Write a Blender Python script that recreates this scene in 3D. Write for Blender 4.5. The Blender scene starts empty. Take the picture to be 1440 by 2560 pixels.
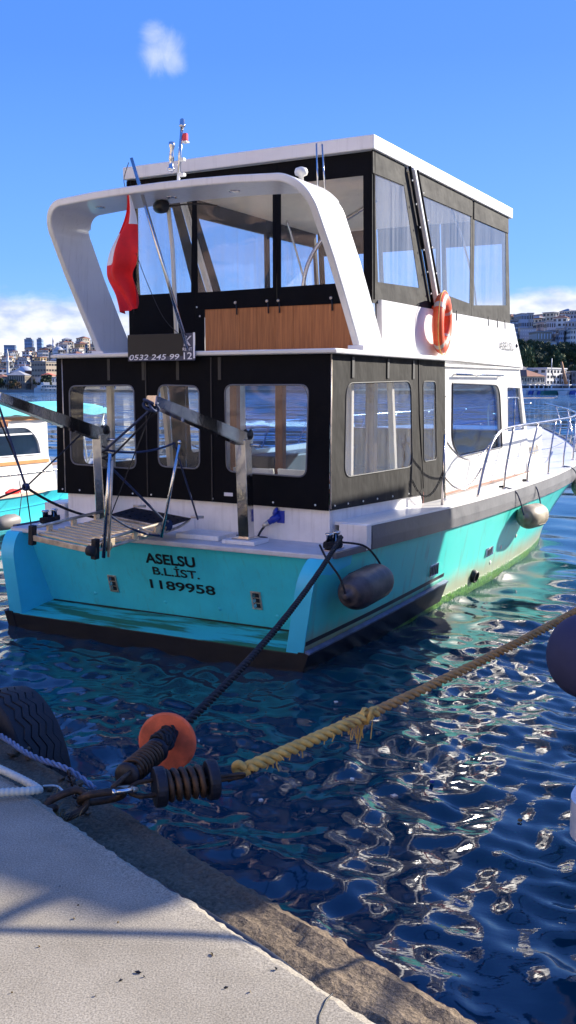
import bpy, bmesh, math, random
import numpy as np
from mathutils import Vector, Matrix, noise
from mathutils.geometry import tessellate_polygon
R = math.radians
random.seed(7)
rng = np.random.default_rng(5)
sc = bpy.context.scene
COL = sc.collection

# ---------------------------------------------------------------- camera
FPX, HZ, CAMZ = 2500.0, 970.0, 2.5
PITCH = math.atan((1280 - HZ) / FPX)
cam = bpy.data.cameras.new('camera')
cam.sensor_fit = 'VERTICAL'; cam.sensor_height = 24.0
cam.lens = 24.0 * FPX / 2560.0
cam.clip_start = 0.05; cam.clip_end = 9000
camo = bpy.data.objects.new('camera', cam); COL.objects.link(camo)
camo.location = (0, 0, CAMZ); camo.rotation_euler = (R(90) - PITCH, 0, 0)
sc.camera = camo

# ---------------------------------------------------------------- sun, sky, exposure
SUN_AZ, SUN_EL = R(61), R(24)          # azimuth measured from +Y towards +X
SUN_DIR = Vector((math.sin(SUN_AZ) * math.cos(SUN_EL), math.cos(SUN_AZ) * math.cos(SUN_EL), math.sin(SUN_EL)))
sun = bpy.data.lights.new('sun', 'SUN'); sun.energy = 4.6; sun.angle = R(0.55); sun.color = (1.0, 0.92, 0.79)
suno = bpy.data.objects.new('sun', sun); COL.objects.link(suno)
suno.rotation_euler = (-SUN_DIR).to_track_quat('-Z', 'Y').to_euler()
sc.view_settings.view_transform = 'Standard'; sc.view_settings.look = 'None'
sc.view_settings.exposure = 1.27; sc.view_settings.gamma = 1.0
sc.view_settings.use_curve_mapping = False

world = bpy.data.worlds.new('World'); sc.world = world; world.use_nodes = True
def build_world():
    nt = world.node_tree; nt.nodes.clear()
    N = nt.nodes.new; L = nt.links.new
    out = N('ShaderNodeOutputWorld'); bg = N('ShaderNodeBackground'); bg.inputs[1].default_value = 0.14
    sky = N('ShaderNodeTexSky'); sky.sky_type = 'NISHITA'; sky.sun_disc = False
    sky.sun_elevation = SUN_EL; sky.sun_rotation = SUN_AZ
    sky.air_density = 1.0; sky.dust_density = 0.25; sky.ozone_density = 3.0
    hs = N('ShaderNodeHueSaturation'); hs.inputs['Saturation'].default_value = 1.0; hs.inputs['Value'].default_value = 1.0
    tn = N('ShaderNodeMix'); tn.data_type = 'RGBA'; tn.blend_type = 'MULTIPLY'; tn.inputs['Factor'].default_value = 1.0; tn.inputs['B'].default_value = (1.30, 1.06, 1.36, 1)
    # the clear winter air of the photograph: a deeper blue than the model sky, the same all round
    tcs = N('ShaderNodeTexCoord'); ss = N('ShaderNodeSeparateXYZ'); L(tcs.outputs['Generated'], ss.inputs[0])
    rb = N('ShaderNodeValToRGB'); el = rb.color_ramp.elements; el[0].position = 0.0; el[0].color = (0.78, 1.75, 3.65, 1); el[1].position = 1.0; el[1].color = (0.20, 0.68, 2.7, 1)
    for ps, cc in ((0.12, (0.45, 1.30, 3.6, 1)), (0.30, (0.245, 0.86, 3.2, 1)), (0.5, (0.19, 0.74, 2.9, 1))):
        q = el.new(ps); q.color = cc
    L(ss.outputs[2], rb.inputs[0])
    bl = N('ShaderNodeMix'); bl.data_type = 'RGBA'; bl.inputs['Factor'].default_value = 0.90
    L(sky.outputs[0], bl.inputs['A']); L(rb.outputs[0], bl.inputs['B'])
    tn.inputs['Factor'].default_value = 0.0
    L(bl.outputs['Result'], tn.inputs['A']); L(tn.outputs['Result'], hs.inputs['Color'])
    tc = N('ShaderNodeTexCoord')
    sep = N('ShaderNodeSeparateXYZ'); L(tc.outputs['Generated'], sep.inputs[0])
    def rampn(src, a, b, ca=0.0, cb=1.0):
        m = N('ShaderNodeMapRange'); m.interpolation_type = 'SMOOTHSTEP'
        m.inputs['From Min'].default_value = a; m.inputs['From Max'].default_value = b
        m.inputs['To Min'].default_value = ca; m.inputs['To Max'].default_value = cb
        L(src, m.inputs['Value']); return m.outputs[0]
    def mul(a, b, op='MULTIPLY'):
        m = N('ShaderNodeMath'); m.operation = op; m.use_clamp = True
        for i, v in enumerate((a, b)):
            if isinstance(v, (int, float)): m.inputs[i].default_value = v
            else: L(v, m.inputs[i])
        return m.outputs[0]
    mp = N('ShaderNodeMapping'); mp.inputs['Scale'].default_value = (1, 1, 2.2); mp.inputs['Location'].default_value = (3.1, 2.3, 0.9)
    L(tc.outputs['Generated'], mp.inputs[0])
    nz = N('ShaderNodeTexNoise'); nz.inputs['Scale'].default_value = 9.0; nz.inputs['Detail'].default_value = 9; nz.inputs['Roughness'].default_value = 0.55
    L(mp.outputs[0], nz.inputs['Vector'])
    # a low bank of cumulus all round the horizon
    addn = N('ShaderNodeMath'); addn.operation = 'ADD'
    elev = rampn(sep.outputs[2], 0.040, 0.130, 0.33, -0.34)
    L(nz.outputs[0], addn.inputs[0]); L(elev, addn.inputs[1])
    bank = rampn(addn.outputs[0], 0.47, 0.70)
    # one small puff higher up
    d = Vector(((405 - 720) / FPX, 1, 0)); 
    pd = (Matrix.Rotation(-PITCH, 4, 'X') @ Vector(((405 - 720) / FPX, 1.0, (1280 - 128) / FPX))).normalized()
    def puff(dirv, rad, amp):
        dist = N('ShaderNodeVectorMath'); dist.operation = 'DISTANCE'
        L(tc.outputs['Generated'], dist.inputs[0]); dist.inputs[1].default_value = dirv
        m = rampn(dist.outputs['Value'], 0.0, rad, 1.0, 0.0)
        nz2 = N('ShaderNodeTexNoise'); nz2.inputs['Scale'].default_value = 30; nz2.inputs['Detail'].default_value = 9; nz2.inputs['Roughness'].default_value = 0.68; nz2.inputs['Distortion'].default_value = 0.5
        L(tc.outputs['Generated'], nz2.inputs['Vector'])
        a = N('ShaderNodeMath'); a.operation = 'ADD'; L(m, a.inputs[0]); L(nz2.outputs[0], a.inputs[1])
        return mul(rampn(a.outputs[0], 0.80, 1.62), amp)
    p1 = puff(pd, 0.040, 0.52)
    pd2 = (Matrix.Rotation(-PITCH, 4, 'X') @ Vector(((388 - 720) / FPX, 1.0, (1280 - 92) / FPX))).normalized()
    p2 = puff(pd2, 0.028, 0.50)
    pd3 = (Matrix.Rotation(-PITCH, 4, 'X') @ Vector(((432 - 720) / FPX, 1.0, (1280 - 152) / FPX))).normalized()
    p3 = puff(pd3, 0.027, 0.42)
    fac = mul(mul(mul(bank, p1, 'MAXIMUM'), p2, 'MAXIMUM'), p3, 'MAXIMUM')
    nz3 = N('ShaderNodeTexNoise'); nz3.inputs['Scale'].default_value = 22; nz3.inputs['Detail'].default_value = 6
    L(mp.outputs[0], nz3.inputs['Vector'])
    cr = N('ShaderNodeValToRGB'); cr.color_ramp.elements[0].position = 0.38; cr.color_ramp.elements[1].position = 0.60
    cr.color_ramp.elements[0].color = (1.7, 2.05, 3.1, 1); cr.color_ramp.elements[1].color = (3.3, 3.35, 3.5, 1)
    L(nz3.outputs[0], cr.inputs[0])
    mx = N('ShaderNodeMix'); mx.data_type = 'RGBA'
    L(fac, mx.inputs['Factor']); L(hs.outputs[0], mx.inputs['A']); L(cr.outputs[0], mx.inputs['B'])
    L(mx.outputs['Result'], bg.inputs[0]); L(bg.outputs[0], out.inputs[0])
build_world()

# ---------------------------------------------------------------- materials
def nodes_of(name):
    m = bpy.data.materials.new(name); m.use_nodes = True
    nt = m.node_tree; return m, nt, nt.nodes['Principled BSDF']
def M(name, col, rough=0.5, metal=0.0, var=0.12, vscale=3.0, bump=0.0, bscale=60.0, spec=0.5, stretch=None, coat=0.0, col2=None, detail=6, wear=0.0, wearc=(0.22, 0.19, 0.14)):
    m, nt, p = nodes_of(name); N = nt.nodes.new; L = nt.links.new
    tc = N('ShaderNodeTexCoord'); src = tc.outputs['Object']
    if stretch:
        mp = N('ShaderNodeMapping'); mp.inputs['Scale'].default_value = stretch; L(src, mp.inputs[0]); src = mp.outputs[0]
    nz = N('ShaderNodeTexNoise'); nz.inputs['Scale'].default_value = vscale; nz.inputs['Detail'].default_value = detail; nz.inputs['Roughness'].default_value = 0.6
    L(src, nz.inputs['Vector'])
    cr = N('ShaderNodeValToRGB'); cr.color_ramp.elements[0].position = 0.3; cr.color_ramp.elements[1].position = 0.7
    c2 = col2 or tuple(min(1, c * (1 + var)) for c in col)
    cr.color_ramp.elements[0].color = (*[c * (1 - var) for c in col], 1); cr.color_ramp.elements[1].color = (*c2, 1)
    L(nz.outputs[0], cr.inputs[0]); L(cr.outputs[0], p.inputs['Base Color'])
    rr = N('ShaderNodeMapRange'); rr.inputs['To Min'].default_value = max(0.02, rough - 0.08); rr.inputs['To Max'].default_value = min(1, rough + 0.1)
    L(nz.outputs[0], rr.inputs[0]); L(rr.outputs[0], p.inputs['Roughness'])
    p.inputs['Metallic'].default_value = metal; p.inputs['Specular IOR Level'].default_value = spec
    p.inputs['Coat Weight'].default_value = coat; p.inputs['Coat Roughness'].default_value = 0.08
    if wear:
        # runs and scuffs: thin vertical streaks and faint rubbed patches
        ws = N('ShaderNodeMapping'); ws.inputs['Scale'].default_value = (9, 9, 0.55); L(tc.outputs['Object'], ws.inputs[0])
        wn = N('ShaderNodeTexNoise'); wn.inputs['Scale'].default_value = 2.2; wn.inputs['Detail'].default_value = 7; wn.inputs['Roughness'].default_value = 0.7; L(ws.outputs[0], wn.inputs['Vector'])
        wf = N('ShaderNodeMapRange'); wf.inputs['From Min'].default_value = 0.54; wf.inputs['From Max'].default_value = 0.78; wf.inputs['To Max'].default_value = wear; L(wn.outputs[0], wf.inputs[0])
        wm = N('ShaderNodeMix'); wm.data_type = 'RGBA'; wm.inputs['B'].default_value = (*wearc, 1); L(wf.outputs[0], wm.inputs['Factor']); L(cr.outputs[0], wm.inputs['A']); L(wm.outputs['Result'], p.inputs['Base Color'])
    if bump:
        nb = N('ShaderNodeTexNoise'); nb.inputs['Scale'].default_value = bscale; nb.inputs['Detail'].default_value = min(5, detail)
        L(src, nb.inputs['Vector'])
        b = N('ShaderNodeBump'); b.inputs['Strength'].default_value = 1.0; b.inputs['Distance'].default_value = bump
        L(nb.outputs[0], b.inputs['Height']); L(b.outputs[0], p.inputs['Normal'])
    return m
MT = {}
MT['white'] = M('white_gelcoat', (0.78, 0.765, 0.73), 0.34, var=0.06, vscale=1.6, bump=0.0016, bscale=7, coat=0.25, wear=0.30)
MT['white2'] = M('white_paint', (0.80, 0.78, 0.76), 0.5, var=0.08, vscale=5, bump=0.001, bscale=25, wear=0.35)
MT['deck'] = M('deck_white', (0.62, 0.61, 0.61), 0.6, var=0.12, vscale=7, bump=0.0015, bscale=60)
MT['turq'] = M('turquoise_paint', (0.055, 0.66, 0.78), 0.42, var=0.10, vscale=2.5, bump=0.0018, bscale=11, coat=0.15, wear=0.42, wearc=(0.10, 0.28, 0.26))
MT['wing'] = M('turquoise_wing_paint', (0.06, 0.62, 0.82), 0.42, var=0.08, vscale=3, bump=0.001, bscale=18)
MT['black'] = M('black_boot_paint', (0.010, 0.011, 0.014), 0.45, var=0.3, vscale=7, bump=0.002, bscale=40)
MT['stripe'] = M('black_stripe', (0.012, 0.014, 0.02), 0.4, var=0.2)
MT['navyledge'] = M('grey_blue_boot_ledge', (0.13, 0.17, 0.27), 0.5, var=0.35, vscale=9)
MT['gray'] = M('grey_rubbing_strake', (0.105, 0.108, 0.125), 0.55, var=0.22, vscale=4, bump=0.002, bscale=22)
MT['steel'] = M('stainless_steel', (0.62, 0.61, 0.60), 0.16, 1.0, var=0.1, vscale=12)
MT['steel_dark'] = M('mirror_steel', (0.60, 0.59, 0.58), 0.10, 1.0, var=0.25, vscale=4, bump=0.002, bscale=7)
MT['rail'] = M('tarnished_rail_tube', (0.50, 0.46, 0.45), 0.2, 1.0, var=0.2, vscale=9)
MT['canvas'] = M('black_canvas', (0.006, 0.0062, 0.008), 0.85, var=0.25, vscale=3, bump=0.02, bscale=3.2, spec=0.12)
MT['canvas_side'] = M('charcoal_canvas', (0.0155, 0.0145, 0.014), 0.78, var=0.08, vscale=3, bump=0.04, bscale=2.2, spec=0.25, stretch=(1, 1.25, 0.85), detail=3)
MT['canvas_roof'] = M('grey_valance_canvas', (0.018, 0.0176, 0.018), 0.78, var=0.10, vscale=3, detail=3, bump=0.03, bscale=3, spec=0.3)
MT['piping'] = M('canvas_piping', (0.02, 0.02, 0.022), 0.6)
MT['wood'] = M('teak_panel', (0.40, 0.125, 0.035), 0.42, var=0.32, vscale=7, stretch=(7, 7, 0.35), bump=0.0006, bscale=40, col2=(0.52, 0.19, 0.06))
MT['wood2'] = M('varnished_wood', (0.24, 0.09, 0.035), 0.35, var=0.3, vscale=6, stretch=(8, 8, 0.5))
MT['slat'] = M('sunlit_tone_slat', (0.80, 0.60, 0.36), 0.5, var=0.25, vscale=9, stretch=(0.6, 6, 6))  # pale warm colour carries the sunlight missing on the shaded gangway
MT['galv'] = M('weathered_steel', (0.58, 0.50, 0.40), 0.42, 0.6, var=0.35, vscale=14)
MT['cream'] = M('cream_post', (0.74, 0.66, 0.54), 0.5, var=0.06)
MT['rope_black'] = M('black_rope', (0.012, 0.013, 0.018), 0.8, var=0.4, vscale=40, bump=0.002, bscale=160)
MT['rope_blue'] = M('navy_rope', (0.02, 0.035, 0.09), 0.75, var=0.4, vscale=30)
MT['rope_tan'] = M('tan_rope', (0.42, 0.235, 0.085), 0.85, var=0.3, vscale=30, bump=0.002, bscale=180)
MT['rope_yellow'] = M('yellow_rope', (0.62, 0.38, 0.10), 0.85, var=0.3, vscale=20, bump=0.002, bscale=160)
MT['chain'] = M('rusty_chain', (0.035, 0.030, 0.030), 0.6, 0.5, var=0.5, vscale=30, bump=0.003, bscale=90, col2=(0.09, 0.055, 0.035))
MT['spring'] = M('rusty_spring_steel', (0.05, 0.034, 0.026), 0.55, 0.5, var=0.5, vscale=22, bump=0.002, bscale=90, col2=(0.14, 0.075, 0.04))
MT['plate'] = M('blackened_plate', (0.020, 0.021, 0.030), 0.5, 0.4, var=0.4, vscale=25, bump=0.003, bscale=60)
MT['orange'] = M('orange_plastic', (0.62, 0.115, 0.05), 0.6, var=0.42, vscale=10, bump=0.001, bscale=40)
MT['ring'] = M('orange_life_ring', (0.80, 0.095, 0.022), 0.42, var=0.1, vscale=8)
MT['patch'] = M('reflective_patch', (0.55, 0.45, 0.38), 0.35, var=0.1)
MT['rubber'] = M('tyre_rubber', (0.016, 0.016, 0.019), 0.7, var=0.3, vscale=12, bump=0.002, bscale=70)
MT['fender_dark'] = M('dark_fender_vinyl', (0.040, 0.036, 0.040), 0.45, var=0.5, vscale=9, bump=0.001, bscale=40, col2=(0.10, 0.085, 0.085))
MT['fender_tan'] = M('dirty_fender_vinyl', (0.30, 0.235, 0.15), 0.45, var=0.3, vscale=9, col2=(0.42, 0.36, 0.26))
MT['navy'] = M('navy_fender_cover', (0.028, 0.032, 0.085), 0.8, var=0.15, vscale=5, bump=0.004, bscale=9)
MT['red'] = M('red_flag_cloth', (0.72, 0.012, 0.016), 0.75, var=0.12, vscale=10, bump=0.002, bscale=30)
MT['flagwhite'] = M('white_flag_cloth', (0.72, 0.70, 0.72), 0.75, var=0.05)
MT['text'] = M('black_lettering', (0.008, 0.008, 0.010), 0.4, var=0.05)
MT['textgray'] = M('grey_lettering', (0.03, 0.028, 0.026), 0.4, var=0.2)
MT['sign'] = M('slate_sign', (0.045, 0.055, 0.10), 0.5, var=0.1)
MT['signblack'] = M('black_sign_field', (0.006, 0.006, 0.007), 0.6, var=0.1)
MT['signwhite'] = M('white_print', (0.75, 0.76, 0.80), 0.5, var=0.04)
MT['blueplastic'] = M('blue_plug_plastic', (0.012, 0.035, 0.33), 0.4, var=0.1)
MT['blackplastic'] = M('black_plastic', (0.012, 0.012, 0.014), 0.35, var=0.2)
MT['whiteplastic'] = M('white_plastic', (0.74, 0.72, 0.64), 0.4, var=0.05)
MT['redlens'] = M('red_lens', (0.6, 0.02, 0.05), 0.2, var=0.05)
MT['hose'] = M('grey_corrugated_hose', (0.50, 0.52, 0.46), 0.45, var=0.1)
MT['weed'] = M('dry_weed', (0.24, 0.17, 0.07), 0.8, var=0.3, vscale=30)
MT['headliner'] = M('cream_headliner', (0.62, 0.56, 0.47), 0.6, var=0.06)
MT['interior'] = M('interior_panel', (0.12, 0.10, 0.085), 0.6, var=0.2)

def glass_dark():
    m, nt, p = nodes_of('blue_cabin_glass'); N = nt.nodes.new; L = nt.links.new
    p.inputs['Base Color'].default_value = (0.006, 0.035, 0.15, 1); p.inputs['Roughness'].default_value = 0.03  # deep blue base stands in for the sea mirrored in the glass
    p.inputs['Specular IOR Level'].default_value = 0.9; p.inputs['IOR'].default_value = 1.6
    nb = N('ShaderNodeTexNoise'); nb.inputs['Scale'].default_value = 1.6
    tc = N('ShaderNodeTexCoord'); L(tc.outputs['Object'], nb.inputs['Vector'])
    b = N('ShaderNodeBump'); b.inputs['Distance'].default_value = 0.01; b.inputs['Strength'].default_value = 0.6
    L(nb.outputs[0], b.inputs['Height']); L(b.outputs[0], p.inputs['Normal'])
    return m
MT['glass_far'] = glass_dark()
def vinyl(name, milk, wav, scale, tint=(0.955, 0.965, 0.98), streak=None, refl=0.026):
    """clear flexible vinyl sheet: see-through, glossy, faintly milky, wavy"""
    m = bpy.data.materials.new(name); m.use_nodes = True; nt = m.node_tree; nt.nodes.clear()
    N = nt.nodes.new; L = nt.links.new
    out = N('ShaderNodeOutputMaterial'); tr = N('ShaderNodeBsdfTransparent'); tr.inputs[0].default_value = (*tint, 1)
    gl = N('ShaderNodeBsdfGlossy'); gl.inputs['Roughness'].default_value = 0.06
    df = N('ShaderNodeBsdfDiffuse'); df.inputs[0].default_value = (0.75, 0.74, 0.72, 1)
    tc = N('ShaderNodeTexCoord'); mp = N('ShaderNodeMapping'); mp.inputs['Scale'].default_value = (0.8, 0.8, 2.2); mp.inputs['Rotation'].default_value = (0.3, 0.45, 0.2)
    L(tc.outputs['Object'], mp.inputs[0])
    nb = N('ShaderNodeTexNoise'); nb.inputs['Scale'].default_value = scale; nb.inputs['Detail'].default_value = 1.5; nb.inputs['Distortion'].default_value = 0.8
    L(mp.outputs[0], nb.inputs['Vector'])
    b = N('ShaderNodeBump'); b.inputs['Distance'].default_value = wav; b.inputs['Strength'].default_value = 1.0
    L(nb.outputs[0], b.inputs['Height']); L(b.outputs[0], gl.inputs['Normal'])
    lw = N('ShaderNodeLayerWeight'); lw.inputs['Blend'].default_value = 0.5; L(b.outputs[0], lw.inputs['Normal'])
    pw = N('ShaderNodeMath'); pw.operation = 'POWER'; pw.inputs[1].default_value = 4.0; L(lw.outputs['Facing'], pw.inputs[0])
    fr = N('ShaderNodeMath'); fr.operation = 'MULTIPLY_ADD'; fr.inputs[1].default_value = 0.75; fr.inputs[2].default_value = refl; L(pw.outputs[0], fr.inputs[0])
    ms = N('ShaderNodeTexNoise'); ms.inputs['Scale'].default_value = 4.5; ms.inputs['Detail'].default_value = 8; ms.inputs['Distortion'].default_value = 0.6
    mq = N('ShaderNodeMapping'); mq.inputs['Scale'].default_value = streak or (1, 1, 1.6); L(tc.outputs['Object'], mq.inputs[0]); L(mq.outputs[0], ms.inputs['Vector'])
    mr = N('ShaderNodeMapRange'); mr.inputs['From Min'].default_value = 0.35; mr.inputs['From Max'].default_value = 0.75
    mr.inputs['To Min'].default_value = milk * 0.4; mr.inputs['To Max'].default_value = milk * 1.7; L(ms.outputs[0], mr.inputs[0])
    m1 = N('ShaderNodeMixShader'); L(mr.outputs[0], m1.inputs[0]); L(tr.outputs[0], m1.inputs[1]); L(df.outputs[0], m1.inputs[2])
    m2 = N('ShaderNodeMixShader'); L(fr.outputs[0], m2.inputs[0]); L(m1.outputs[0], m2.inputs[1]); L(gl.outputs[0], m2.inputs[2])
    L(m2.outputs[0], out.inputs[0]); return m
MT['vinyl'] = vinyl('clear_vinyl_window', 0.03, 0.007, 1.5)
MT['vinyl_side'] = vinyl('scuffed_vinyl_window', 0.05, 0.007, 2.2, streak=(2.2, 2.2, 0.25))
MT['glass'] = vinyl('blue_cabin_glass', 0.004, 0.003, 1.2, tint=(0.60, 0.78, 0.97), refl=0.05)
MT['vinyl_fly_side'] = vinyl('sunlit_flybridge_vinyl', 0.11, 0.004, 2.0, streak=(3, 3, 0.12))  # extra milk and streaks put sunlit whitening into the side sheets
MT['vinyl_fly'] = vinyl('flybridge_vinyl', 0.03, 0.004, 2.0)

# hull paint with waterline dirt and weed growth (real stains with their own shape)
def hull_mat():
    m, nt, p = nodes_of('turquoise_hull_paint'); N = nt.nodes.new; L = nt.links.new
    tc = N('ShaderNodeTexCoord'); sep = N('ShaderNodeSeparateXYZ'); L(tc.outputs['Object'], sep.inputs[0])
    n1 = N('ShaderNodeTexNoise'); n1.inputs['Scale'].default_value = 2.2; n1.inputs['Detail'].default_value = 7; L(tc.outputs['Object'], n1.inputs['Vector'])
    mp = N('ShaderNodeMapping'); mp.inputs['Scale'].default_value = (5, 5, 0.6); L(tc.outputs['Object'], mp.inputs[0])
    n2 = N('ShaderNodeTexNoise'); n2.inputs['Scale'].default_value = 2.0; n2.inputs['Detail'].default_value = 6; L(mp.outputs[0], n2.inputs['Vector'])
    n3 = N('ShaderNodeTexNoise'); n3.inputs['Scale'].default_value = 25; n3.inputs['Detail'].default_value = 4; L(tc.outputs['Object'], n3.inputs['Vector'])
    def mr(src, a, b, c=0.0, d=1.0):
        k = N('ShaderNodeMapRange'); k.interpolation_type = 'SMOOTHSTEP'
        for nme, v in zip(('From Min', 'From Max', 'To Min', 'To Max'), (a, b, c, d)): k.inputs[nme].default_value = v
        L(src, k.inputs['Value']); return k.outputs[0]
    def ma(a, b, op):
        k = N('ShaderNodeMath'); k.operation = op
        for i, v in enumerate((a, b)):
            if isinstance(v, (int, float)): k.inputs[i].default_value = v
            else: L(v, k.inputs[i])
        return k.outputs[0]
    def mix(f, a, b):
        k = N('ShaderNodeMix'); k.data_type = 'RGBA'
        L(f, k.inputs['Factor'])
        for s, v in (('A', a), ('B', b)):
            if isinstance(v, tuple): k.inputs[s].default_value = (*v, 1)
            else: L(v, k.inputs[s])
        return k.outputs['Result']
    base = mix(mr(n1.outputs[0], 0.3, 0.7), (0.060, 0.68, 0.61), (0.080, 0.72, 0.65))
    zz = ma(sep.outputs[2], ma(n2.outputs[0], 0.16, 'MULTIPLY'), 'SUBTRACT')
    dirt = mr(zz, 0.08, 0.36, 0.85, 0.0)
    base = mix(dirt, base, (0.42, 0.36, 0.20))
    zw = ma(sep.outputs[2], ma(n3.outputs[0], 0.10, 'MULTIPLY'), 'SUBTRACT')
    weedf = mr(zw, 0.05, 0.085, 1.0, 0.0)
    weedc = mix(mr(n3.outputs[0], 0.35, 0.65), (0.030, 0.13, 0.010), (0.12, 0.30, 0.02))
    base = mix(weedf, base, weedc)
    sc_ = mr(n2.outputs[0], 0.54, 0.76, 0.0, 0.45); base = mix(sc_, base, (0.16, 0.30, 0.24))
    L(base, p.inputs['Base Color']); p.inputs['Roughness'].default_value = 0.38; p.inputs['Coat Weight'].default_value = 0.2
    b = N('ShaderNodeBump'); b.inputs['Distance'].default_value = 0.02
    L(ma(weedf, ma(n3.outputs[0], 1.0, 'MULTIPLY'), 'MULTIPLY'), b.inputs['Height']); L(b.outputs[0], p.inputs['Normal'])
    return m
MT['hull'] = hull_mat()
def step_mat():
    m, nt, p = nodes_of('slimy_turquoise_step'); N = nt.nodes.new; L = nt.links.new
    tc = N('ShaderNodeTexCoord'); mp = N('ShaderNodeMapping'); mp.inputs['Scale'].default_value = (1.0, 6.0, 4.0); mp.inputs['Location'].default_value = (0.62, 0.2, 0); L(tc.outputs['Object'], mp.inputs[0])
    n = N('ShaderNodeTexNoise'); n.inputs['Scale'].default_value = 1.15; n.inputs['Detail'].default_value = 7; n.inputs['Roughness'].default_value = 0.62; L(mp.outputs[0], n.inputs['Vector'])
    cr = N('ShaderNodeValToRGB'); e = cr.color_ramp.elements
    e[0].position = 0.46; e[0].color = (0.055, 0.60, 0.60, 1); e[1].position = 0.56; e[1].color = (0.03, 0.15, 0.06, 1)
    L(n.outputs[0], cr.inputs[0]); L(cr.outputs[0], p.inputs['Base Color']); p.inputs['Roughness'].default_value = 0.35
    return m
MT['step'] = step_mat()

def concrete(name, c0, c1, grain, bump, agg):
    m, nt, p = nodes_of(name); N = nt.nodes.new; L = nt.links.new
    tc = N('ShaderNodeTexCoord')
    a = N('ShaderNodeTexNoise'); a.inputs['Scale'].default_value = 1.7; a.inputs['Detail'].default_value = 9; a.inputs['Roughness'].default_value = 0.65; L(tc.outputs['Object'], a.inputs['Vector'])
    g = N('ShaderNodeTexNoise'); g.inputs['Scale'].default_value = grain; g.inputs['Detail'].default_value = 4; g.inputs['Roughness'].default_value = 0.7; L(tc.outputs['Object'], g.inputs['Vector'])
    v = N('ShaderNodeTexVoronoi'); v.inputs['Scale'].default_value = grain * 0.45; L(tc.outputs['Object'], v.inputs['Vector'])
    cr = N('ShaderNodeValToRGB'); cr.color_ramp.elements[0].position = 0.3; cr.color_ramp.elements[1].position = 0.7
    cr.color_ramp.elements[0].color = (*c0, 1); cr.color_ramp.elements[1].color = (*c1, 1); L(a.outputs[0], cr.inputs[0])
    gm = N('ShaderNodeMapRange'); gm.inputs['From Min'].default_value = 0.32; gm.inputs['From Max'].default_value = 0.68; gm.inputs['To Min'].default_value = 1 - agg; gm.inputs['To Max'].default_value = 1 + agg * 0.5
    L(g.outputs[0], gm.inputs[0])
    vm = N('ShaderNodeVectorMath'); vm.operation = 'SCALE'; L(cr.outputs[0], vm.inputs[0]); L(gm.outputs[0], vm.inputs['Scale'])
    L(vm.outputs[0], p.inputs['Base Color']); p.inputs['Roughness'].default_value = 0.88; p.inputs['Specular IOR Level'].default_value = 0.25
    ad = N('ShaderNodeMath'); ad.operation = 'MULTIPLY_ADD'; ad.inputs[1].default_value = 0.6; L(v.outputs['Distance'], ad.inputs[0]); L(g.outputs[0], ad.inputs[2])
    b = N('ShaderNodeBump'); b.inputs['Distance'].default_value = bump; L(ad.outputs[0], b.inputs['Height']); L(b.outputs[0], p.inputs['Normal'])
    return m
MT['concrete'] = concrete('quay_concrete', (0.29, 0.252, 0.185), (0.47, 0.415, 0.32), 190, 0.0006, 0.60)
MT['ledge'] = concrete('coarse_ledge_stone', (0.145, 0.105, 0.068), (0.27, 0.205, 0.135), 75, 0.012, 0.55)

# ---------------------------------------------------------------- mesh helpers
def link(o, parent=None):
    COL.objects.link(o)
    if parent is not None: o.parent = parent
    return o
def mesh(name, verts, faces, mat, parent=None, smooth=False, mats=None, fmat=None):
    me = bpy.data.meshes.new(name); me.from_pydata([tuple(v) for v in verts], [], [tuple(f) for f in faces]); me.update()
    if mats:
        for k in mats: me.materials.append(k)
        me.polygons.foreach_set('material_index', fmat)
    elif mat is not None: me.materials.append(mat)
    if smooth: me.polygons.foreach_set('use_smooth', [True] * len(me.polygons))
    return link(bpy.data.objects.new(name, me), parent)
def frombm(name, bm, mat, parent=None, smooth=False):
    bmesh.ops.recalc_face_normals(bm, faces=bm.faces)
    me = bpy.data.meshes.new(name); bm.to_mesh(me); bm.free(); me.materials.append(mat)
    if smooth: me.polygons.foreach_set('use_smooth', [True] * len(me.polygons))
    return link(bpy.data.objects.new(name, me), parent)
def box(name, x0, x1, y0, y1, z0, z1, mat, parent=None, bevel=0.0, seg=2):
    bm = bmesh.new(); bmesh.ops.create_cube(bm, size=1)
    bmesh.ops.scale(bm, vec=(x1 - x0, y1 - y0, z1 - z0), verts=bm.verts)
    bmesh.ops.translate(bm, vec=((x0 + x1) / 2, (y0 + y1) / 2, (z0 + z1) / 2), verts=bm.verts)
    if bevel: bmesh.ops.bevel(bm, geom=bm.edges[:], offset=bevel, segments=seg, affect='EDGES', profile=0.5)
    return frombm(name, bm, mat, parent)
def obox(name, c, ax, ay, az, mat, parent=None, bevel=0.0):
    """oriented box: centre c and three half-extent vectors"""
    c, ax, ay, az = map(Vector, (c, ax, ay, az)); bm = bmesh.new(); vs = []
    for i in (-1, 1):
        for j in (-1, 1):
            for k in (-1, 1): vs.append(bm.verts.new(c + ax * i + ay * j + az * k))
    for f in ((0, 1, 3, 2), (4, 6, 7, 5), (0, 4, 5, 1), (2, 3, 7, 6), (0, 2, 6, 4), (1, 5, 7, 3)): bm.faces.new([vs[q] for q in f])
    if bevel: bmesh.ops.bevel(bm, geom=bm.edges[:], offset=bevel, segments=2, affect='EDGES', profile=0.5)
    return frombm(name, bm, mat, parent)
def beam(name, a, b, w, h, mat, parent=None, bevel=0.0, up=(0, 0, 1)):
    a, b = Vector(a), Vector(b); d = (b - a) / 2; s = d.cross(Vector(up)).normalized(); u = s.cross(d).normalized()
    return obox(name, (a + b) / 2, d, s * w / 2, u * h / 2, mat, parent, bevel)
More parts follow.
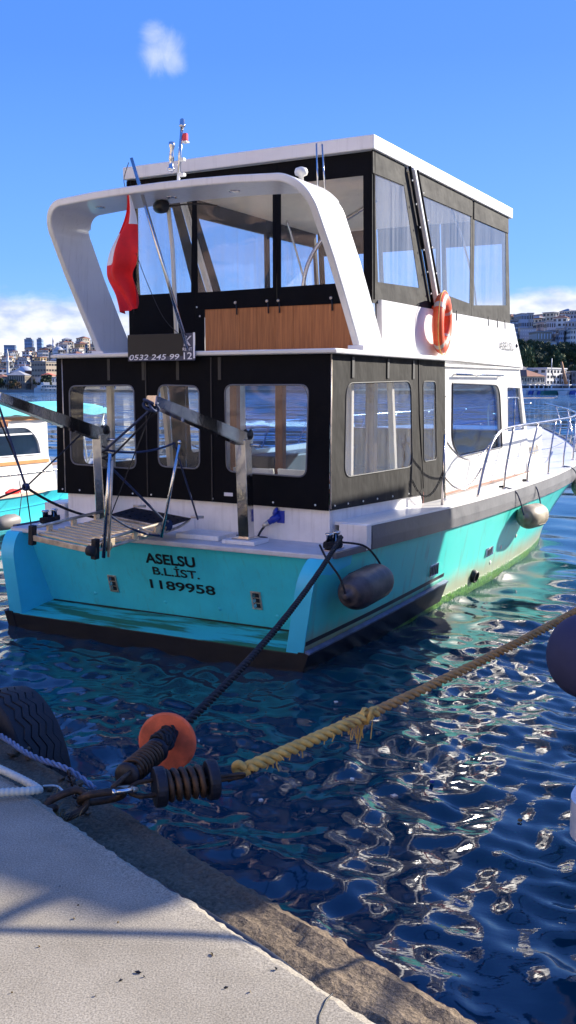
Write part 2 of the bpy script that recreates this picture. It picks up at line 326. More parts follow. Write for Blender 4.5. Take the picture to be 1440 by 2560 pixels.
def frames(pts, closed=False):
    P = [Vector(p) for p in pts]; n = len(P); T = []
    for i in range(n):
        a = P[i - 1] if (i > 0 or closed) else P[i]; b = P[(i + 1) % n] if (i < n - 1 or closed) else P[i]
        T.append((b - a).normalized())
    u = T[0].orthogonal().normalized(); F = []
    for i in range(n):
        u = (u - T[i] * u.dot(T[i]))
        u = u.normalized() if u.length > 1e-6 else T[i].orthogonal().normalized()
        F.append((P[i], T[i], u, T[i].cross(u)))
    return F
def tube_data(pts, r, seg=8, closed=False, cap=True, v0=0):
    F = frames(pts, closed); n = len(F); V = []; Fc = []
    rr = r if hasattr(r, '__len__') else [r] * n
    for i, (p, t, u, w) in enumerate(F):
        for k in range(seg):
            a = 2 * math.pi * k / seg; V.append(p + (u * math.cos(a) + w * math.sin(a)) * rr[i])
    for i in range(n if closed else n - 1):
        for k in range(seg):
            j = (i + 1) % n
            Fc.append((v0 + i * seg + k, v0 + i * seg + (k + 1) % seg, v0 + j * seg + (k + 1) % seg, v0 + j * seg + k))
    if cap and not closed:
        Fc.append(tuple(v0 + k for k in range(seg))[::-1]); Fc.append(tuple(v0 + (n - 1) * seg + k for k in range(seg)))
    return V, Fc
def tube(name, pts, r, mat, parent=None, seg=8, closed=False):
    V, Fc = tube_data(pts, r, seg, closed); return mesh(name, V, Fc, mat, parent, True)
def spline(pts, n=8, closed=False):
    P = [Vector(p) for p in pts]; out = []; m = len(P)
    for i in range(m if closed else m - 1):
        p0 = P[(i - 1) % m] if (i > 0 or closed) else P[0]; p1 = P[i]; p2 = P[(i + 1) % m]
        p3 = P[(i + 2) % m] if (i < m - 2 or closed) else P[-1]
        for k in range(n):
            t = k / n
            out.append(0.5 * ((2 * p1) + (p2 - p0) * t + (2 * p0 - 5 * p1 + 4 * p2 - p3) * t * t + (3 * p1 - p0 - 3 * p2 + p3) * t ** 3))
    if not closed: out.append(P[-1])
    return out
def sag(a, b, drop, n=16):
    a, b = Vector(a), Vector(b)
    return [a.lerp(b, i / n) - Vector((0, 0, 4 * drop * (i / n) * (1 - i / n))) for i in range(n + 1)]
def resample(pts, step):
    P = [Vector(p) for p in pts]; out = [P[0]]; acc = 0.0
    for i in range(len(P) - 1):
        L_ = (P[i + 1] - P[i]).length; t = step - acc
        while t <= L_:
            out.append(P[i].lerp(P[i + 1], t / L_)); t += step
        acc = L_ - (t - step)
    out.append(P[-1]); return out
def twisted(name, pts, r, mat, parent=None, pitch=None, strands=3, seg=6):
    pitch = pitch or r * 9; Q = resample(pts, pitch / 9); F = frames(Q); V = []; Fc = []
    for s in range(strands):
        pp = []
        for i, (p, t, u, w) in enumerate(F):
            a = 2 * math.pi * (i / 9 + s / strands); pp.append(p + (u * math.cos(a) + w * math.sin(a)) * r * 0.60)
        v, f = tube_data(pp, r * 0.49, seg, v0=len(V)); V += v; Fc += f
    return mesh(name, V, Fc, mat, parent, True)
def lathe(name, prof, origin, axis, mat, parent=None, seg=24, smooth=True):
    ax = Vector(axis).normalized(); u = ax.orthogonal().normalized(); w = ax.cross(u); o = Vector(origin); V = []; Fc = []
    for r, h in prof:
        for k in range(seg):
            a = 2 * math.pi * k / seg; V.append(o + ax * h + (u * math.cos(a) + w * math.sin(a)) * r)
    for i in range(len(prof) - 1):
        for k in range(seg): Fc.append((i * seg + k, i * seg + (k + 1) % seg, (i + 1) * seg + (k + 1) % seg, (i + 1) * seg + k))
    Fc.append(tuple(range(seg))[::-1]); Fc.append(tuple((len(prof) - 1) * seg + k for k in range(seg)))
    ob = mesh(name, V, Fc, mat, parent, smooth)
    bm = bmesh.new(); bm.from_mesh(ob.data); bmesh.ops.recalc_face_normals(bm, faces=bm.faces); bm.to_mesh(ob.data); bm.free()
    return ob
def rpoly(pts, r, n=5):
    out = []; m = len(pts)
    for i in range(m):
        p = Vector(pts[i]).to_2d(); a = Vector(pts[i - 1]).to_2d(); b = Vector(pts[(i + 1) % m]).to_2d()
        ri = r[i] if hasattr(r, '__len__') else r
        da = (a - p).normalized(); db = (b - p).normalized()
        if ri <= 1e-5: out.append(tuple(p)); continue
        p0 = p + da * ri; p1 = p + db * ri
        for k in range(n + 1):
            t = k / n; out.append(tuple((1 - t) ** 2 * p0 + 2 * t * (1 - t) * p + t * t * p1))
    return out
def rrect(x0, x1, z0, z1, r): return rpoly([(x0, z0), (x1, z0), (x1, z1), (x0, z1)], r)
def panel(name, outline, holes, fn, th, mat, parent=None, smooth=False):
    """flat sheet with holes: fn(a, b, d) maps sheet coordinates (a, b) and depth d to a point"""
    loops = [[Vector((p[0], p[1], 0)) for p in outline]] + [[Vector((p[0], p[1], 0)) for p in h] for h in holes]
    flat = [p for l in loops for p in l]; n = len(flat); bm = bmesh.new(); bv = [bm.verts.new(p) for p in flat]; o = 0; ed = []
    for l in loops:
        m = len(l); ed += [bm.edges.new((bv[o + k], bv[o + (k + 1) % m])) for k in range(m)]; o += m
    bm.verts.index_update(); bmesh.ops.triangle_fill(bm, edges=ed, use_beauty=True, use_dissolve=False, normal=(0, 0, 1))
    tris = [tuple(v.index for v in f.verts) for f in bm.faces]; bm.free()
    V = [fn(p.x, p.y, th / 2) for p in flat] + [fn(p.x, p.y, -th / 2) for p in flat]
    Fc = [tuple(t) for t in tris] + [(t[2] + n, t[1] + n, t[0] + n) for t in tris]
    o = 0
    for l in loops:
        m = len(l)
        for k in range(m): Fc.append((o + k, o + (k + 1) % m, o + (k + 1) % m + n, o + k + n))
        o += m
    ob = mesh(name, V, Fc, mat, parent, smooth)
    bm = bmesh.new(); bm.from_mesh(ob.data); bmesh.ops.recalc_face_normals(bm, faces=bm.faces); bm.to_mesh(ob.data); bm.free()
    return ob
def AFT(y0, lean=0.0): return lambda a, b, d: (a, y0 + lean * b - d, b)          # sheet in x,z looking aft
def SIDE(x0, lean=0.0): return lambda a, b, d: (x0 + lean * (b - 3.4) + d * (1 if x0 > 0 else -1), a, b)  # sheet in y,z
def ring_on(pts2, fn, r, name, mat, parent): return tube(name, [fn(p[0], p[1], 0.004) for p in pts2], r, mat, parent, 6, closed=True)
def text(name, body, mat, parent, origin, ux, uy, size, bold=0.0, width=None, shear=0.0, depth=0.003):
    cu = bpy.data.curves.new(name, 'FONT'); cu.body = body; cu.size = 1.0; cu.offset = bold; cu.extrude = 0.0; cu.shear = shear
    tmp = bpy.data.objects.new(name, cu); COL.objects.link(tmp); bpy.context.view_layer.update()
    me = bpy.data.meshes.new_from_object(tmp.evaluated_get(bpy.context.evaluated_depsgraph_get()))
    bpy.data.objects.remove(tmp); bpy.data.curves.remove(cu)
    xs = [v.co.x for v in me.vertices]; x0, x1 = min(xs), max(xs)
    ux, uy = Vector(ux).normalized(), Vector(uy).normalized(); o = Vector(origin)
    sx = (width / (x1 - x0)) if width else size
    nrm = ux.cross(uy)
    for v in me.vertices: v.co = o + ux * (v.co.x - x0) * sx + uy * v.co.y * size + nrm * depth
    me.materials.clear(); me.materials.append(mat); me.name = name
    return link(bpy.data.objects.new(name, me), parent)
def thing(name, label, cat, loc=(0, 0, 0), rotz=0.0, group=None):
    o = bpy.data.objects.new(name, None); o.empty_display_size = 0.2; COL.objects.link(o)
    o.location = loc; o.rotation_euler = (0, 0, rotz); return tag(o, label, cat, group)
def tag(o, label, cat, group=None):
    o['label'] = label; o['category'] = cat
    if group: o['group'] = group
    return o
def structure(o): o['kind'] = 'structure'; return o
def copy_tree(o, parent=None):
    c = o.copy(); COL.objects.link(c); c.parent = parent
    for ch in [q for q in o.children]: copy_tree(ch, c)
    return c
def lerpc(pts, x):
    xs = [p[0] for p in pts]; ys = [p[1] for p in pts]; return float(np.interp(x, xs, ys))
def smooth_curve(pts):
    """monotone-ish smooth interpolation of a table"""
    xs = np.array([p[0] for p in pts], float); ys = np.array([p[1] for p in pts], float)
    g = np.gradient(ys, xs)
    def f(x):
        x = min(max(x, xs[0]), xs[-1]); i = min(int(np.searchsorted(xs, x, 'right')) - 1, len(xs) - 2); h = xs[i + 1] - xs[i]; t = (x - xs[i]) / h
        return float((2 * t ** 3 - 3 * t * t + 1) * ys[i] + (t ** 3 - 2 * t * t + t) * h * g[i] + (-2 * t ** 3 + 3 * t * t) * ys[i + 1] + (t ** 3 - t * t) * h * g[i + 1])
    return f
def px_ray(px, py):
    return Matrix.Rotation(-PITCH, 3, 'X') @ Vector(((px - 720) / FPX, 1.0, (1280 - py) / FPX))
def far(px, py, d):
    """world point at forward distance d along the line of sight of a place read off the photograph"""
    r = px_ray(px, py); return Vector((0, 0, CAMZ)) + r * (d / r.y)

# the moored boats all lie with their bows on this heading
HEAD = R(29); BO = Vector((-1.39, 9.44, 0)); BROT = -HEAD
UX = Vector((math.cos(HEAD), -math.sin(HEAD), 0)); UY = Vector((math.sin(HEAD), math.cos(HEAD), 0))
def W(x, y, z): return BO + UX * x + UY * y + Vector((0, 0, z))

# ================================================================ WATER
def water():
    def axis(lo, hi, a, b, s0, gr):
        v = list(np.arange(a, b + 1e-6, s0)); s = s0
        while v[-1] < hi: s *= gr; v.append(v[-1] + s)
        s = s0; pre = []; x = a
        while x > lo: s *= gr; x -= s; pre.append(x)
        return np.array(pre[::-1] + v)
    X = axis(-4000, 4000, -2.8, 4.6, 0.028, 1.030); Y = axis(-30, 5000, 2.4, 9.5, 0.028, 1.026)
    sx = np.gradient(X); sy = np.gradient(Y)
    gx, gy = np.meshgrid(X, Y); sp = np.maximum(*np.meshgrid(sx, sy))
    Z = np.zeros_like(gx); r = np.random.default_rng(11)
    for lam, slope, k in [(2.6, 0.026, 5), (1.5, 0.042, 6), (0.9, 0.064, 8), (0.55, 0.088, 10), (0.34, 0.118, 14), (0.21, 0.13, 14), (0.14, 0.10, 14)]:
        for _ in range(k):
            l = lam * r.uniform(0.78, 1.28); th = r.normal(R(205), R(48)); kk = 2 * math.pi / l
            a = slope / kk / math.sqrt(k) * 1.41
            w = np.clip((l / sp - 3.0) / 3.0, 0, 1)
            ph = kk * (gx * math.cos(th) + gy * math.sin(th)) + r.uniform(0, 6.28)
            # slow wander keeps crests from running dead straight
            ph += 0.9 * np.sin(gx * 0.7 / lam ** 0.5 + r.uniform(0, 6)) + 0.9 * np.sin(gy * 0.6 / lam ** 0.5 + r.uniform(0, 6))
            Z += a * w * np.sin(ph)
    ny, nx = gx.shape
    V = np.stack([gx, gy, Z], -1).reshape(-1, 3)
    me = bpy.data.meshes.new('water'); me.vertices.add(len(V)); me.vertices.foreach_set('co', V.ravel())
    i = (np.arange(ny - 1)[:, None] * nx + np.arange(nx - 1)[None]).ravel()
    F = np.stack([i, i + 1, i + nx + 1, i + nx], -1).ravel(); nf = len(i)
    me.loops.add(nf * 4); me.loops.foreach_set('vertex_index', F)
    me.polygons.add(nf); me.polygons.foreach_set('loop_start', np.arange(nf) * 4)
    try: me.polygons.foreach_set('loop_total', np.full(nf, 4))
    except Exception: pass
    me.polygons.foreach_set('use_smooth', np.ones(nf, bool)); me.update(calc_edges=True)
    m, nt, p = nodes_of('harbour_water'); N = nt.nodes.new; L = nt.links.new
    p.inputs['Base Color'].default_value = (0.003, 0.040, 0.066, 1); p.inputs['Roughness'].default_value = 0.035
    p.inputs['IOR'].default_value = 1.48; p.inputs['Specular IOR Level'].default_value = 0.5
    tc = N('ShaderNodeTexCoord'); cd = N('ShaderNodeVectorMath'); cd.operation = 'LENGTH'; L(tc.outputs['Object'], cd.inputs[0])
    n1 = N('ShaderNodeTexNoise'); n1.inputs['Scale'].default_value = 7.0; n1.inputs['Detail'].default_value = 4; n1.inputs['Distortion'].default_value = 0.6
    mp = N('ShaderNodeMapping'); mp.inputs['Rotation'].default_value = (0, 0, R(22)); mp.inputs['Scale'].default_value = (0.55, 1.2, 1)
    L(tc.outputs['Object'], mp.inputs[0]); L(mp.outputs[0], n1.inputs['Vector'])
    n4 = N('ShaderNodeTexNoise'); n4.inputs['Scale'].default_value = 19; n4.inputs['Detail'].default_value = 3; L(mp.outputs[0], n4.inputs['Vector'])
    b0 = N('ShaderNodeBump'); b0.inputs['Distance'].default_value = 0.0012; b0.inputs['Strength'].default_value = 0.5; L(n4.outputs[0], b0.inputs['Height'])
    b1 = N('ShaderNodeBump'); L(b0.outputs[0], b1.inputs['Normal']); b1.inputs['Distance'].default_value = 0.006; b1.inputs['Strength'].default_value = 0.5; L(n1.outputs[0], b1.inputs['Height'])
    n2 = N('ShaderNodeTexNoise'); n2.inputs['Scale'].default_value = 0.35; n2.inputs['Detail'].default_value = 6; n2.inputs['Roughness'].default_value = 0.6; L(mp.outputs[0], n2.inputs['Vector'])
    fm = N('ShaderNodeMapRange'); fm.inputs['From Min'].default_value = 11; fm.inputs['From Max'].default_value = 60; fm.inputs['To Max'].default_value = 1.5
    L(cd.outputs['Value'], fm.inputs[0])
    # beyond the modelled waves the facets are smaller than a pixel: tilt the normal directly
    def vm(op, a, b=None, sc_=None):
        k = N('ShaderNodeVectorMath'); k.operation = op
        for q, v in enumerate((a, b)):
            if v is None: continue
            if isinstance(v, tuple): k.inputs[q].default_value = v
            else: L(v, k.inputs[q])
        if sc_ is not None: L(sc_, k.inputs['Scale'])
        return k.outputs[0]
    tilt = vm('MULTIPLY', vm('SUBTRACT', n2.outputs['Color'], (.5, .5, .5)), (1.0, 1.25, 0.0))
    nrm = vm('NORMALIZE', vm('ADD', b1.outputs[0], vm('SCALE', tilt, None, fm.outputs[0]))); L(nrm, p.inputs['Normal'])
    me.materials.append(m)
    o = link(bpy.data.objects.new('water', me)); return structure(o)
water()

# ================================================================ QUAY
P0 = Vector((0.23, 2.21, 0)); QE = Vector((-0.655, 0.756, 0)).normalized(); QN = Vector((0.756, 0.655, 0)).normalized()
def Q(s, n, z): return P0 + QE * s + QN * n + Vector((0, 0, z))
def quay():
    S = np.concatenate([np.arange(-40, -1.5, 1.0), np.arange(-1.5, 4.5, 0.012), np.arange(4.5, 60, 1.0)])
    def strip(name, prof, mat, parent=None, amp=None):
        V = []; Fc = []; m = len(prof)
        for s in S:
            for j, (n, z, an, az) in enumerate(prof):
                q = Vector((s * 6, j * 1.7, 3.0)); q2 = Vector((s * 31, j * 2.9, 9.0)); q3 = Vector((s * 1.3, j * 0.6, 5))
                f = noise.noise(q) * 0.5 + noise.noise(q2) * 0.5 + noise.noise(q3) * 0.7
                g = noise.noise(q + Vector((0, 50, 0))) * 0.6 + noise.noise(q2 + Vector((0, 50, 0))) * 0.4
                V.append(Q(s, n + an * f, z + az * g))
        for i in range(len(S) - 1):
            for j in range(m - 1): Fc.append((i * m + j, i * m + j + 1, (i + 1) * m + j + 1, (i + 1) * m + j))
        return mesh(name, V, Fc, mat, parent, False)
    top = strip('quay', [(-40, 1.0, 0, 0), (-0.12, 1.0, 0.0, 0.0), (-0.03, 0.997, 0.016, 0.004), (-0.006, 0.986, 0.020, 0.007), (0.004, 0.962, 0.016, 0.006), (0.0, 0.80, 0.006, 0), (0.0, 0.5, 0, 0)], MT['concrete'])
    structure(top)
    prof = [(-0.05, 0.80, 0, 0.004)]
    for k in range(9): prof.append((0.02 + k * 0.038, 0.845 + 0.006 * math.sin(k * 1.7), 0.006, 0.016))
    prof += [(0.36, 0.835, 0.018, 0.018), (0.40, 0.79, 0.022, 0.018), (0.43, 0.70, 0.022, 0.012), (0.45, 0.4, 0.02, 0), (0.46, -1.5, 0, 0)]
    led = strip('quay_ledge', prof, MT['ledge']); structure(led)
    # crack and small litter on the slab
    cr = []
    for k, (px, py) in enumerate([(832, 2485), (818, 2500), (806, 2522), (799, 2545), (797, 2575)]):
        p = far(px, py, 1); d = px_ray(px, py); t = (1.0 - CAMZ) / d.z; cr.append(Vector((0, 0, CAMZ)) + d * t + Vector((random.uniform(-.002, .002), 0, 0.0008)))
    tube('crack', spline(cr, 6), 0.0022, MT['black'], top, 5)
    def onq(px, py, z=1.0):
        d = px_ray(px, py); return Vector((0, 0, CAMZ)) + d * ((z - CAMZ) / d.z)
    for px, py, L_ in [(185, 2295, .016), (30, 2480, .010), (98, 2365, .012), (302, 2450, .020), (238, 2488, .010), (150, 2215, .010), (345, 2430, .035), (360, 2440, .010), (565, 2468, .022), (625, 2478, .012), (295, 2305, .012), (530, 2385, .03), (195, 2262, .012), (690, 2420, .02)]:
        c = onq(px, py, 1.003); a = random.uniform(0, 6.28); L_ *= .32
        d = Vector((math.cos(a), math.sin(a), 0)) * L_; s = Vector((-math.sin(a), math.cos(a), 0)) * L_ * 0.3
        o = mesh('litter', [c - d, c - s + Vector((0, 0, .002)), c + d, c + s + Vector((0, 0, .003)), c + Vector((0, 0, -.006))], [(0, 1, 2, 3), (0, 4, 1), (1, 4, 2), (2, 4, 3), (3, 4, 0)], MT['weed'] if random.random() < .4 else MT['blackplastic'], top)
quay()

# pipe and hoses along the joint
pp = [Q(s, 0.050 + 0.010 * math.sin(s * 2.1) - 0.02 * max(0, 0.3 - s), 0.905 + 0.012 * math.sin(s * 3) - 0.05 * max(0, 0.5 - s)) for s in np.arange(-0.6, 6.0, 0.1)]
tag(tube('pipe', pp, 0.017, M('black_pipe', (0.018, 0.022, 0.035), 0.32, var=0.2), None, 12), 'long black plastic pipe lying in the joint along the concrete quay edge', 'pipe')
def corrugated(pts, r):
    Qs = resample(pts, 0.0045); rr = [r * (1.0 if (i // 2) % 2 else 0.86) for i in range(len(Qs))]
    return tube('hose', Qs, rr, MT['hose'], None, 10)
hp = spline([Q(2.9, -0.42, 1.03), Q(2.5, -0.10, 1.03), Q(2.05, -0.01, 1.02), Q(1.83, 0.028, 1.005), Q(1.785, -0.015, 1.02), Q(1.83, -0.13, 1.028), Q(1.92, -0.30, 1.028), Q(2.0, -0.7, 1.028)], 14)
tag(corrugated(hp, 0.0165), 'pale grey corrugated hose doubled back on the quay corner', 'hose')
rag = spline([Q(2.13, -0.09, 1.006), Q(2.07, -0.10, 1.02), Q(2.02, -0.13, 1.004)], 5)
tag(tube('plastic_scrap', rag, [0.006 + 0.006 * math.sin(i) ** 2 for i in range(len(rag))], MT['whiteplastic'], None, 5), 'white plastic scrap caught beneath the corrugated hose', 'scrap')
# dry weed tuft in the joint
tv, tf = [], []
for k in range(110):
    b = Q(1.68 + random.gauss(0, .05), 0.02 + random.gauss(0, .016), 0.90); a = random.uniform(0, 6.28); h = random.uniform(.05, .13)
    tip = b + Vector((math.cos(a) * h * .7, math.sin(a) * h * .7, h * random.uniform(.3, 1))); mid = b.lerp(tip, .55) + Vector((0, 0, .02)); w = Vector((math.sin(a), -math.cos(a), 0)) * .0016
    n = len(tv); tv += [b - w, b + w, mid + w, mid - w, tip]; tf += [(n, n + 1, n + 2, n + 3), (n + 3, n + 2, n + 4)]
wd = mesh('weed_tuft', tv, tf, MT['weed']); tag(wd, 'tuft of dry straw-coloured weed growing in the quay joint beside the chain', 'weed')
# old rope and rubble on the ledge by the tyre
tag(twisted('rope', spline([Q(4.0, .24, .90), Q(3.2, .27, .89), Q(2.75, .30, .90), Q(2.45, .31, .885), Q(2.2, .36, .88), Q(2.05, .40, .83)], 10), 0.013, M('faded_blue_rope', (0.22, 0.26, 0.36), .85, var=.35, vscale=30)), 'faded blue-grey old rope lying on the ledge under the tyre', 'rope')
tag(tube('rope_end', spline([Q(2.12, .20, .875), Q(2.06, .23, .885), Q(2.0, .235, .875), Q(1.96, .26, .872)], 6), .005, MT['whiteplastic'], None, 6), 'short white rope end lying on the dark ledge', 'rope')
for k in range(26):
    s = random.uniform(1.75, 3.4); n = random.uniform(.10, .40); r_ = random.uniform(.008, .035) * (0.6 if s < 2 else 1)
    bm = bmesh.new(); bmesh.ops.create_icosphere(bm, subdivisions=1, radius=r_)
    for v in bm.verts: v.co *= random.uniform(.7, 1.2); v.co.z *= .6
    bmesh.ops.translate(bm, vec=Q(s, n, .855 + r_ * .2), verts=bm.verts)
    o = frombm('rubble_stone', bm, MT['ledge']); tag(o, 'small dark rubble stone on the ledge near the tyre and chain', 'stone', 'rubble on the ledge')

# ---- tyre
def tyre():
    c = Q(3.15, 0.55, 0.54); ax = QN; Ro, w = 0.43, 0.125
    t = thing('tyre', 'big black truck tyre with zigzag tread hung on the quay face', 'tyre', c)
    def lath(name, prof, mat, seg=56):
        u = QE; v = Vector((0, 0, 1)); V = []; Fc = []; m = len(prof)
        for i in range(seg):
            a = 2 * math.pi * i / seg
            for r, h in prof: V.append(ax * h + (u * math.cos(a) + v * math.sin(a)) * r)
        for i in range(seg):
            for j in range(m - 1): Fc.append((i * m + j, i * m + j + 1, ((i + 1) % seg) * m + j + 1, ((i + 1) % seg) * m + j))
        return mesh(name, V, Fc, mat, t, True)
    lath('carcass', [(.25, -w * .8), (.27, -w), (.36, -w * 1.08), (Ro - .03, -w), (Ro - .012, -w * .9), (Ro - .012, w * .9), (Ro - .03, w), (.36, w * 1.08), (.27, w), (.25, w * .8), (.24, 0), (.25, -w * .8)], MT['rubber'])
    # ribs separated by zigzag grooves
    ribs = 6; n = 132; wr = 2 * w * .93 / ribs
    for k in range(ribs):
        V = []; Fc = []
        for i in range(n):
            a = 2 * math.pi * i / n; zz = (abs((i % 6) - 3) / 3 - .5) * wr * .62
            za = zz if k > 0 else -.0; zb = zz if k < ribs - 1 else 0
            h0 = -w * .93 + k * wr + .0035 + za; h1 = -w * .93 + (k + 1) * wr - .0035 + zb
            d = QE * math.cos(a) + Vector((0, 0, 1)) * math.sin(a); drop = .010 * (abs(k - 2.5) / 2.5) ** 2
            for h, r in ((h0, Ro - .016 - drop), (h0, Ro - drop), (h1, Ro - drop), (h1, Ro - .016 - drop)): V.append(ax * h + d * r)
        for i in range(n):
            for j in range(3): Fc.append((i * 4 + j, i * 4 + j + 1, ((i + 1) % n) * 4 + j + 1, ((i + 1) % n) * 4 + j))
        mesh('tread_rib', V, Fc, MT['rubber'], t)
    return t
tyre()

# ---- mooring hardware
def link_pts(c, d, side, L_, w, n=28):
    d = Vector(d).normalized(); s = Vector(side); s = (s - d * s.dot(d)).normalized(); out = []
    for k in range(n):
        a = 2 * math.pi * k / n; ca, sa = math.cos(a), math.sin(a)
        out.append(Vector(c) + d * ((L_ / 2 - w / 2) * (1 if ca > 0 else -1) * min(1, abs(ca) * 3) + ca * w / 2) + s * sa * w / 2)
    return out
LK0 = far(255, 1992, 3.6); SH = far(312, 1976, 3.63)
ch = thing('mooring_chain', 'heavy rusty chain links fixed to the quay edge', 'chain', LK0)
def ctube(name, pts, r, mat, par, base, closed=True, seg=9): return tube(name, [Vector(p) - base for p in pts], r, mat, par, seg, closed)
dch = (SH - far(190, 1992, 3.55)).normalized()
ctube('link', link_pts(LK0, dch, (0.2, -.6, .5), .165, .105), .0145, MT['chain'], ch, LK0)
ctube('link', link_pts(LK0 - dch * .135 + Vector((0, 0, -.015)), dch + Vector((0, 0, .3)), (0, .5, .9), .150, .085), .0145, MT['chain'], ch, LK0)
ctube('link', link_pts(LK0 - dch * .24 + Vector((0, 0, -.05)), dch + Vector((0, 0, .5)), (.2, -.6, .5), .14, .085), .0135, MT['chain'], ch, LK0)
# small chain running back along the ledge
sm = thing('small_chain', 'thin rusty chain trailing over the ledge behind the big links', 'chain', Q(1.9, .25, .87))
b0 = Q(1.9, .25, .87)
for k in range(9):
    c = Q(1.80 + k * .042, .20 + .016 * k, .885); ctube('link', link_pts(c, QE + QN * .35, QN if k % 2 else (0, 0, 1), .055, .030, 14), .0055, MT['chain'], sm, b0, seg=6)
shk = thing('shackle', 'bright galvanized shackle joining chain and mooring springs', 'shackle', SH)
a_, b_ = far(283, 1981, 3.57), far(332, 1974, 3.60)
ctube('pin', [a_, b_], .0085, MT['steel'], shk, SH, False)
lathe('pin_head', [(.004, -.006), (.013, -.005), (.013, .007), (.004, .008)], a_ - SH, b_ - a_, MT['steel'], shk, 14)
ctube('bow', spline([b_, b_ + Vector((.005, .05, -.02)), (a_ + b_) / 2 + Vector((0, .085, -.02)), a_ + Vector((-.005, .05, -.01)), a_], 7), .0085, MT['galv'], shk, SH, False)

def spring(name, A, B, rad, wire, turns, label, plates=True, tail=None):
    A, B = Vector(A), Vector(B); d = (B - A).normalized(); L_ = (B - A).length; t = thing(name, label, 'spring', A)
    u = d.orthogonal().normalized(); w = d.cross(u); Z0 = Vector((0, 0, 0))
    pts = []
    for k in range(turns * 18 + 1):
        f = k / (turns * 18); a = 2 * math.pi * f * turns; pts.append(d * (L_ * (.08 + .84 * f)) + (u * math.cos(a) + w * math.sin(a)) * (rad - wire))
    tube('coil', pts, wire, MT['spring'], t, 9)
    if plates:
        for h, s in ((-.01, 1), (L_ + .01, -1)):
            lathe('end_plate', [(.02, -.021), (rad * 1.12, -.021), (rad * 1.18, -.015), (rad * 1.18, .015), (rad * 1.12, .021), (.02, .021)], d * h, d, MT['plate'], t, 28, False)
    else:
        for h in (0.0, L_):
            lathe('end_cap', [(.01, -.012), (rad * .9, -.012), (rad, 0), (rad * .9, .012), (.01, .012)], d * h, d, MT['plate'], t, 20)
    # the two draw bars, each a long U with its eye outside the spring
    lo = rad * .46
    tube('draw_bar', spline([u * lo + d * L_, u * lo - d * .05, u * lo * .8 - d * .10, -d * .128, -u * lo * .8 - d * .10, -u * lo - d * .05, -u * lo + d * L_], 8), .0095, MT['chain'], t, 8)
    tl = tail or .11
    tube('draw_bar', spline([w * lo, w * lo * .6 + d * (L_ + .03), w * lo * .5 + d * (L_ + tl), d * (L_ + tl + .022), -w * lo * .5 + d * (L_ + tl), -w * lo * .6 + d * (L_ + .03), -w * lo], 8), .0085, MT['chain'], t, 8)
    return t
S1A, S1B = far(405, 1966, 3.70), far(523, 1950, 3.76)
spring('mooring_spring', S1A, S1B, .066, .0125, 5, 'fat rusty coil mooring spring between round black end plates, holding the yellow rope', True, .12)
S2A, S2B = far(318, 1938, 3.72), far(392, 1876, 4.02)
spring('mooring_spring', S2A, S2B, .052, .0075, 9, 'slimmer rusty mooring spring with tight coils, in front of the orange disc', False, .05)

# ---- rope guard disc and black mooring line to the stern bollard
DC = far(420, 1853, 4.22); BOLL = W(1.90, 0.42, 1.12)
rd = (BOLL - DC).normalized()
t = thing('rope_guard_disc', 'round orange plastic disc threaded on the black mooring line', 'disc', DC)
lathe('dish', [(.012, .004), (.045, .004), (.048, -.012), (.078, -.010), (.081, .004), (.103, .002), (.107, -.010), (.122, -.006), (.130, .004), (.130, .012), (.120, .016), (.012, .016)], (0, 0, 0), -rd + Vector((.04, 0, .10)), MT['orange'], t, 56, False)
dn = (-rd + Vector((.04, 0, .10))).normalized(); du = Vector((1, 0, .12)); du = (du - dn * du.dot(dn)).normalized()
beam('seam', du * .02 + dn * .008, du * .128 + dn * .008, .007, .006, MT['orange'], t, .001, up=tuple(dn))
dv = dn.cross(du); beam('seam', dv * -.02 + dn * .008, dv * -.10 + dn * .007, .004, .004, MT['orange'], t, 0, up=tuple(dn))
KN = DC - rd * .06
kn = []
for k in range(80):
    f = k / 79; a = f * 2 * math.pi * 4.6; c = S2B.lerp(DC, .15 + .95 * f) + Vector((0.004, -.02, .028 + .014 * math.sin(f * 9)))
    s = Vector((1, 0, 0)); u = Vector((0, .3, 1)); kn.append(c + s * math.cos(a) * .032 + u * math.sin(a) * .030)
tag(twisted('rope_knot', kn, .014, MT['rope_black']), 'hairy black rope knot bunched against the orange disc', 'knot')
line = [DC + rd * .01] + sag(DC + rd * .06, BOLL + Vector((0, -.05, .06)), .10, 24)
tag(twisted('mooring_line', line, .021, MT['rope_black'], pitch=.16), 'twisted black mooring line from the orange disc up to the stern bollard', 'mooring line')

